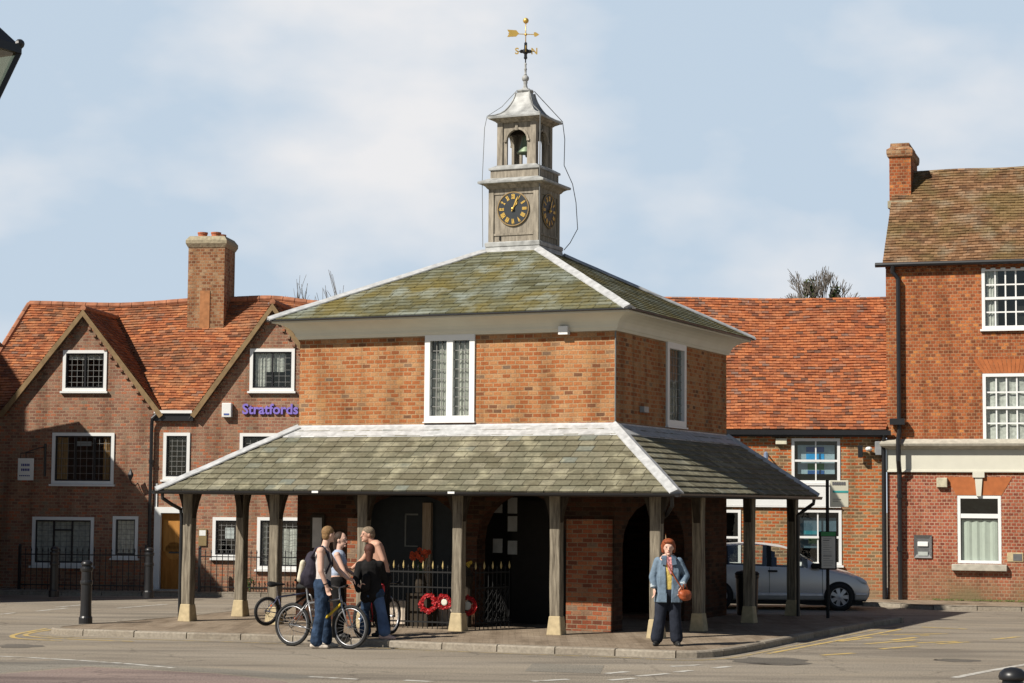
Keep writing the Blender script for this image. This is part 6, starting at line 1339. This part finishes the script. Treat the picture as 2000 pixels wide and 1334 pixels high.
# --- woman in denim jacket facing the camera
w_ = on_z(1305, 1261, KZ); pE = thing('person', 'auburn haired woman in denim jacket and dark trousers, standing alone facing the road', 'person', (w_.x, w_.y, KZ))
hc = V3(.0, -.02, 1.455); fE = V3(-.05, -1, 0)
sh1, sh2 = V3(-.155, 0, 1.255), V3(.155, 0, 1.255); e1, r1 = V3(-.235, -.01, 1.02), V3(-.215, -.06, .86); e2, r2 = V3(.265, 0, 1.04), V3(.19, -.14, .89)
h1, h2, k1, k2, a1, a2 = V3(-.09, 0, .80), V3(.09, 0, .80), V3(-.12, -.01, .44), V3(.10, -.01, .44), V3(-.17, 0, .09), V3(.125, 0, .09)
remeshed('body', [('c', V3(0, 0, .84), V3(0, 0, 1.0), .15, .15, .8, (1, 0, 0)), ('c', V3(0, 0, 1.02), V3(0, 0, 1.22), .15, .16, .75, (1, 0, 0)), ('c', sh1, sh2, .055, .055), ('c', V3(0, .0, 1.26), V3(0, -.01, 1.39), .055, .05)]+limb(sh1, e1, r1, .048, .04, .026)+limb(sh2, e2, r2, .048, .04, .026)+hand(r1, (.05, -.1, -1), (.2, -1, 0), .7)+hand(r2, (-.1, -.15, -1), (-.6, -.8, 0), 1)+head_parts(hc, fE, 1.0)+limb(h1, k1, a1, .08, .056, .038)+limb(h2, k2, a2, .08, .056, .038), M_skinp, pE, .0085); eyes(hc, fE, pE)
remeshed('trousers', [('c', V3(-.04, 0, .80), V3(.04, 0, .80), .15, .15), ('c', h1, k1, .112, .090), ('c', k1, V3(a1.x, a1.y, .12), .090, .098), ('c', h2, k2, .112, .090), ('c', k2, V3(a2.x, a2.y, .12), .090, .098)], M_navy, pE, .012, 3)
remeshed('jumper', [('c', V3(0, -.015, .86), V3(0, -.02, 1.02), .155, .150, .85, (1, 0, 0)), ('c', V3(0, -.02, 1.02), V3(0, -.02, 1.19), .150, .145, .85, (1, 0, 0))], cloth('yellow_jumper', (.62, .47, .14), .2, 14), pE, .012, 3)
remeshed('scarf', [('c', V3(-.03, -.10, 1.30), V3(.012, -.16, 1.12), .028, .022), ('c', V3(.04, -.10, 1.30), V3(.03, -.165, 1.08), .028, .024), ('e', V3(0, -.02, 1.315), (.075, .07, .035))], cloth('rose_scarf', (.50, .22, .22), .5, 30), pE, .01, 2)
def jacket_half(s):
    P = [('l', [[V3(s*x, y, z) for x, y in pl] for z, pl in ((.645, ((.03, -.17), (.17, -.14), (.215, .0), (.16, .13), (.0, .15), (.0, .08), (.10, .03), (.035, -.13))), (.90, ((.035, -.165), (.15, -.14), (.185, .0), (.14, .12), (.0, .13), (.0, .07), (.09, .03), (.04, -.13))), (1.10, ((.045, -.165), (.15, -.14), (.18, .0), (.14, .11), (.0, .12), (.0, .06), (.09, .03), (.05, -.13))), (1.27, ((.05, -.12), (.12, -.10), (.17, .0), (.12, .08), (.0, .09), (.0, .05), (.09, .02), (.05, -.09))))]), ('c', V3(s*.05, .02, 1.245), V3(s*.13, .0, 1.245), .072, .062)]
    return P
remeshed('denim_jacket', jacket_half(-1)+jacket_half(1)+[('c', sh1, e1, .066, .058), ('c', e1, r1+V3(0, 0, .03), .058, .050), ('c', sh2, e2, .066, .058), ('c', e2, r2+V3(0.01, .02, .03), .058, .050)], M_jacket, pE, .011, 2)
for s in (-1, 1):
    m = MB(); m.extrude([(s*.035, -.11, 1.33), (s*.10, -.12, 1.30), (s*.115, -.145, 1.215), (s*.045, -.155, 1.20)], (0, -.012, 0)); m.extrude([(s*.03, -.10, 1.335), (s*.10, -.03, 1.33), (s*.12, -.10, 1.29), (s*.05, -.135, 1.28)], (0, -.006, .012))
    m.build('collar', cloth('collar_denim', (.10, .14, .19), .2) if 'collar_denim' not in MATS else MATS['collar_denim'], pE)
m = MB()
for p, d in ((r1, (e1-r1).normalized()), (r2, (e2-r2).normalized())): m.tube([p+d*.01, p+d*.06], .055, 14)
m.build('cuff', cloth('pale_cuff', (.42, .47, .50), .1), pE)
remeshed('hair', [('e', hc+V3(0, .02, .055), (.103, .100, .090)), ('c', hc+V3(-.083, .01, .03), hc+V3(-.078, .01, -.055), .032, .026), ('c', hc+V3(.083, .01, .03), hc+V3(.078, .01, -.055), .032, .026), ('e', hc+V3(0, -.06, .09), (.075, .045, .035)), ('e', hc+V3(0, .05, -.01), (.08, .06, .08))], M_hr, pE, .009, 2)
shoe(a1, (-.35, -1, 0), M_shoeb, pE, .14); shoe(a2, (.2, -1, 0), M_shoeb, pE, .14)
hb = thing('handbag', 'tan leather handbag held by the woman in the denim jacket', 'handbag', (w_.x, w_.y, KZ))
M_lth = plain('tan_leather', (.32, .075, .025), .45, var=.25, scale=16, bump=.006)
remeshed('bag', [('c', V3(.215, -.16, .78), V3(.265, -.13, .78), .085, .08, .7), ('c', V3(.215, -.16, .74), V3(.265, -.13, .74), .08, .075, .7)], M_lth, hb, .009, 2)
MB().tube([(-.06, -.13, 1.27), (.02, -.175, 1.13), (.10, -.19, .99), (.18, -.185, .87), (.2, -.17, .80)], .009, 6).tube([(.21, -.17, .83), (.215, -.17, .92), (.25, -.15, .92), (.27, -.13, .85)], .008, 6).build('strap', M_lth, hb)

# ================================================================== BICYCLES
M_chrome = plain('dull_chrome', (.34, .34, .35), .35, metal=.6)
def bike(label, cr_, cf_, r, frame, accent, tyre_col=None, lean=0.04, steer=0.0, saddle=.92):
    cr_, cf_ = Vector(cr_), Vector(cf_); d = cf_-cr_; L = math.hypot(d.x, d.y); e = thing('bicycle', label, 'bicycle', cr_, math.atan2(d.y, d.x)); e.rotation_euler = (lean, -math.atan2(d.z, L), math.atan2(d.y, d.x))
    S_ = r/.33; bb = V3(.40*S_, 0, .27*S_); st = V3(.28*S_, 0, .70*S_); hb_ = V3(L-.16*S_, 0, .66*S_); ht = V3(L-.21*S_, 0, .79*S_); rh, fh = V3(0, 0, r), V3(L, 0, r)
    m = MB(); m.tube([bb, st], .016*S_, 8).tube([st-V3(0, 0, .04), ht-V3(0, 0, .05)], .016, 8).tube([hb_, ht], .02, 8)
    for s in (-1, 1): m.tube([rh+V3(0, s*.06, 0), bb+V3(-.05, s*.03, 0)], .009, 6).tube([rh+V3(0, s*.06, 0), st+V3(0, s*.02, -.03)], .008, 6)
    m.build('frame', frame, e, smooth=True)
    MB().tube([bb, hb_+V3(-.01, 0, .02)], .021, 8).build('down_tube', accent, e, smooth=True)
    fk = bpy.data.objects.new('fork', None)
    m = MB()
    for s in (-1, 1): m.tube([fh+V3(0, s*.055, 0), hb_+V3(.02, s*.055, .0), hb_+V3(0, s*.03, .03)], [.011, .017, .014], 8)
    m.build('fork', M_chrome if accent is not M_chrome else frame, e, smooth=True); bpy.data.objects.remove(fk)
    for c in (rh, fh):
        w = MB().torus(c, (0, 1, 0), r-.024, .024, 36, 8).build('wheel', tyre_col or M_tyre, e, smooth=True)
        MB().torus(c, (0, 1, 0), r-.055, .011, 32, 6, 1.4).build('rim', M_chrome, w, smooth=True)
        m = MB()
        for i in range(24): a = 2*math.pi*i/24; m.bar(c+V3(0, .025*(-1)**i, 0), c+V3(math.cos(a+.1)*(r-.06), 0, math.sin(a+.1)*(r-.06)), .0022)
        m.tube([c+V3(0, -.055, 0), c+V3(0, .055, 0)], .018, 8); m.build('spokes', M_chrome, w)
    m = MB(); m.tube([st-V3(0, 0, .05), V3(st.x-.035, 0, saddle-.05)], .013, 8); m.build('seat_post', M_chrome, e)
    remeshed('saddle', [('c', V3(st.x-.16, 0, saddle), V3(st.x-.10, 0, saddle), .062, .055, .6), ('c', V3(st.x-.10, 0, saddle), V3(st.x+.10, 0, saddle-.005), .045, .02, .7)], M_blackm, e, .009, 2)
    sv = ht+V3(-.02, 0, .12); m = MB(); m.tube([ht, sv], .015, 8).tube([sv+V3(-.05, -.29, .03), sv+V3(.0, -.12, .02), sv, sv+V3(0, .12, .02), sv+V3(-.05, .29, .03)], .012, 8); m.build('handlebar', M_chrome, e)
    m = MB()
    for s in (-1, 1): m.tube([sv+V3(-.05, s*.29, .03), sv+V3(-.025, s*.19, .027)], .019, 8); m.tube([sv+V3(-.02, s*.18, .02), sv+V3(.04, s*.25, -.01)], .007, 6)
    m.build('grips', M_blackm, e)
    m = MB(); m.torus(bb, (0, 1, 0), .085, .008, 24, 6).torus(bb+V3(0, -.03, 0), (0, 1, 0), .055, .008, 20, 6).tube([bb+V3(0, -.06, 0), bb+V3(.03, -.07, -.17*S_)], .011, 6).tube([bb+V3(0, .06, 0), bb+V3(-.03, .07, .17*S_)], .011, 6); m.torus(rh+V3(0, -.03, 0), (0, 1, 0), .045, .006, 20, 6).tube([bb+V3(0, -.03, .085), rh+V3(0, -.03, .045)], .004, 4).tube([bb+V3(0, -.03, -.085), rh+V3(.02, -.03, -.09), rh+V3(0, -.03, -.045)], .004, 4); m.build('chainset', M_blackm, e)
    m = MB(); m.box(bb.x+.03-.045, -.13, bb.z-.17*S_-.012, bb.x+.03+.045, -.06, bb.z-.17*S_+.012).box(bb.x-.03-.045, .06, bb.z+.17*S_-.012, bb.x-.03+.045, .13, bb.z+.17*S_+.012); m.build('pedal', M_blackm, e)
    m = MB(); m.box(-.30*S_, -.01, r+.08, -.27*S_, .01, r+.14) if False else m.ball((rh.x+.07, -.03, r+.09), .022); m.build('reflector', plain('orange_reflector', (.6, .12, .03), .3) if 'orange_reflector' not in MATS else MATS['orange_reflector'], e)
    return e
bike('silver and yellow mountain bicycle held by the man with the backpack, pale front wheel', on_z(570, 1262, 0), on_z(683, 1268, 0), .33, M_chrome, plain('bike_yellow', (.65, .45, .03), .4), lean=-.03)
bike('small wheeled bicycle on the pavement behind the silver and yellow one', on_z(520, 1222, KZ), on_z(612, 1219, KZ), .245, plain('bike_blue_grey', (.10, .11, .18), .4), M_blackm, saddle=.70)
bike('red and black bicycle at the right of the group, by the memorial railing', on_z(706, 1246, KZ), on_z(764, 1239, KZ), .29, plain('bike_red', (.42, .01, .02), .35), M_blackm, lean=.03, saddle=.80)
bt = on_y(747, 1150, 31.6); o = MB().lathe([(.03, -.10), (.035, -.08), (.035, .03), (.03, .05), (.018, .07), (.02, .10), (.001, .105)], (0, 0, 0), 12).build('drinks_bottle', plain('bottle_red', (.6, .01, .02), .35))
o.location = bt; tag(o, 'red drinks bottle above the wheel of the red and black bicycle', 'bottle')

# ================================================================== TREES BEHIND THE ROOFS
M_bark = plain('grey_bark', (.16, .14, .12), .9, var=.3); M_ivy = plain('ivy_leaf', (.09, .12, .035), .6, var=.45, scale=3)
def bare_tree(name, label, base, H_, spread, seed, ivy=(), levels=5, r0=.22, tip=.012, width=None, start=None):
    rg = random.Random(seed); e = thing(name, label, 'tree', base); tr_ = MB(); cr2 = MB()
    def grow(p, d, L, r, lv):
        q = p; pts = [p]; rr = [r]
        for k in range(3):
            d = (d+Vector((rg.uniform(-1, 1), rg.uniform(-1, 1), rg.uniform(-.2, .5)))*.12).normalized(); q = q+d*L/3; pts.append(q); rr.append(r*(1-.13*(k+1)))
        (tr_ if lv >= levels-1 else cr2).tube(pts, rr, 6 if lv > 2 else 4, cap=False)
        if lv == 0: return
        for k in range(3 if lv > 1 else 4):
            a = rg.uniform(0, 6.28); s = rg.uniform(.35, .8)*spread; nd = (d+Vector((math.cos(a)*s, math.sin(a)*s, rg.uniform(-.05, .35)))).normalized(); grow(pts[rg.choice((2, 3))] if k else q, nd, L*rg.uniform(.62, .82), max(tip, rr[-1]*.62), lv-1)
    if start:
        tr_.tube([(0, 0, 0), (.05, 0, start*.5), (0, 0, start)], [r0, r0*.8, r0*.55], 8)
        for k in range(9): a = k*2.4; w_s = .25+.11*k; grow(Vector((0, 0, start-.12*k)), Vector((math.cos(a)*w_s, math.sin(a)*w_s, 1)).normalized(), (H_-start)*.42, r0*.20, levels)
    else: grow(Vector((0, 0, 0)), Vector((0, 0, 1)), H_*.33, r0, levels)
    top_ = max(v.z for v in cr2.v); k_ = H_/top_; mx_ = sorted(v.x for v in cr2.v if v.z > top_*.90); off = -(mx_[0]+mx_[-1])/2*k_; kx_ = k_ if not width else width/(mx_[-1]-mx_[0]); off = off*kx_/k_
    for q_ in (tr_, cr2): q_.v = [Vector((v.x*kx_+off*(v.z/top_), v.y*k_, v.z*k_)) for v in q_.v]
    tr_.build('trunk', M_bark, e); cr2.build('twigs', M_bark, e)
    if ivy:
        m = MB()
        for c, rad, n in ivy:
            c = Vector(c)
            for i in range(n):
                gq = lambda s_: max(-1.7*s_, min(1.7*s_, rg.gauss(0, s_))); p = c+Vector((gq(rad[0]), gq(rad[0]), gq(rad[1]))); u = Vector((rg.uniform(-1, 1), rg.uniform(-1, 1), rg.uniform(-1, 1))).normalized(); v_ = u.orthogonal().normalized(); s = rg.uniform(.05, .09); m.quad(p-u*s, p-v_*s*.7, p+u*s, p+v_*s*.7)
        m.build('ivy', M_ivy, e)
    return e
t0 = on_y(1600, 600, 72); zt = on_y(1600, 522, 72).z
bare_tree('ivy_tree', 'bare tree with dark ivy clumps rising above the terrace ridge', (t0.x, 72, 0), zt*1.0, .62, 4, ivy=(((-.30, 0, zt-.85), (.12, .22), 230), ((.55, 0, zt-1.0), (.10, .17), 150), ((0, 0, zt-1.9), (.5, .3), 600)), levels=4, r0=.24, tip=.012, start=zt-2.2)
t1 = on_y(598, 600, 72); zt = on_y(598, 536, 72).z
bare_tree('bare_tree', 'bare twigs rising just above the roof ridge left of the market house roof', (t1.x, 72, 0), zt*1.0, .34, 11, levels=5, r0=.13, tip=.010)
t1 = on_y(690, 600, 72); zt = on_y(680, 522, 72).z
bare_tree('bare_tree', 'bare twigs rising behind the left slope of the market house roof', (t1.x, 72, 0), zt*1.0, .5, 27, levels=4, r0=.10, tip=.010)
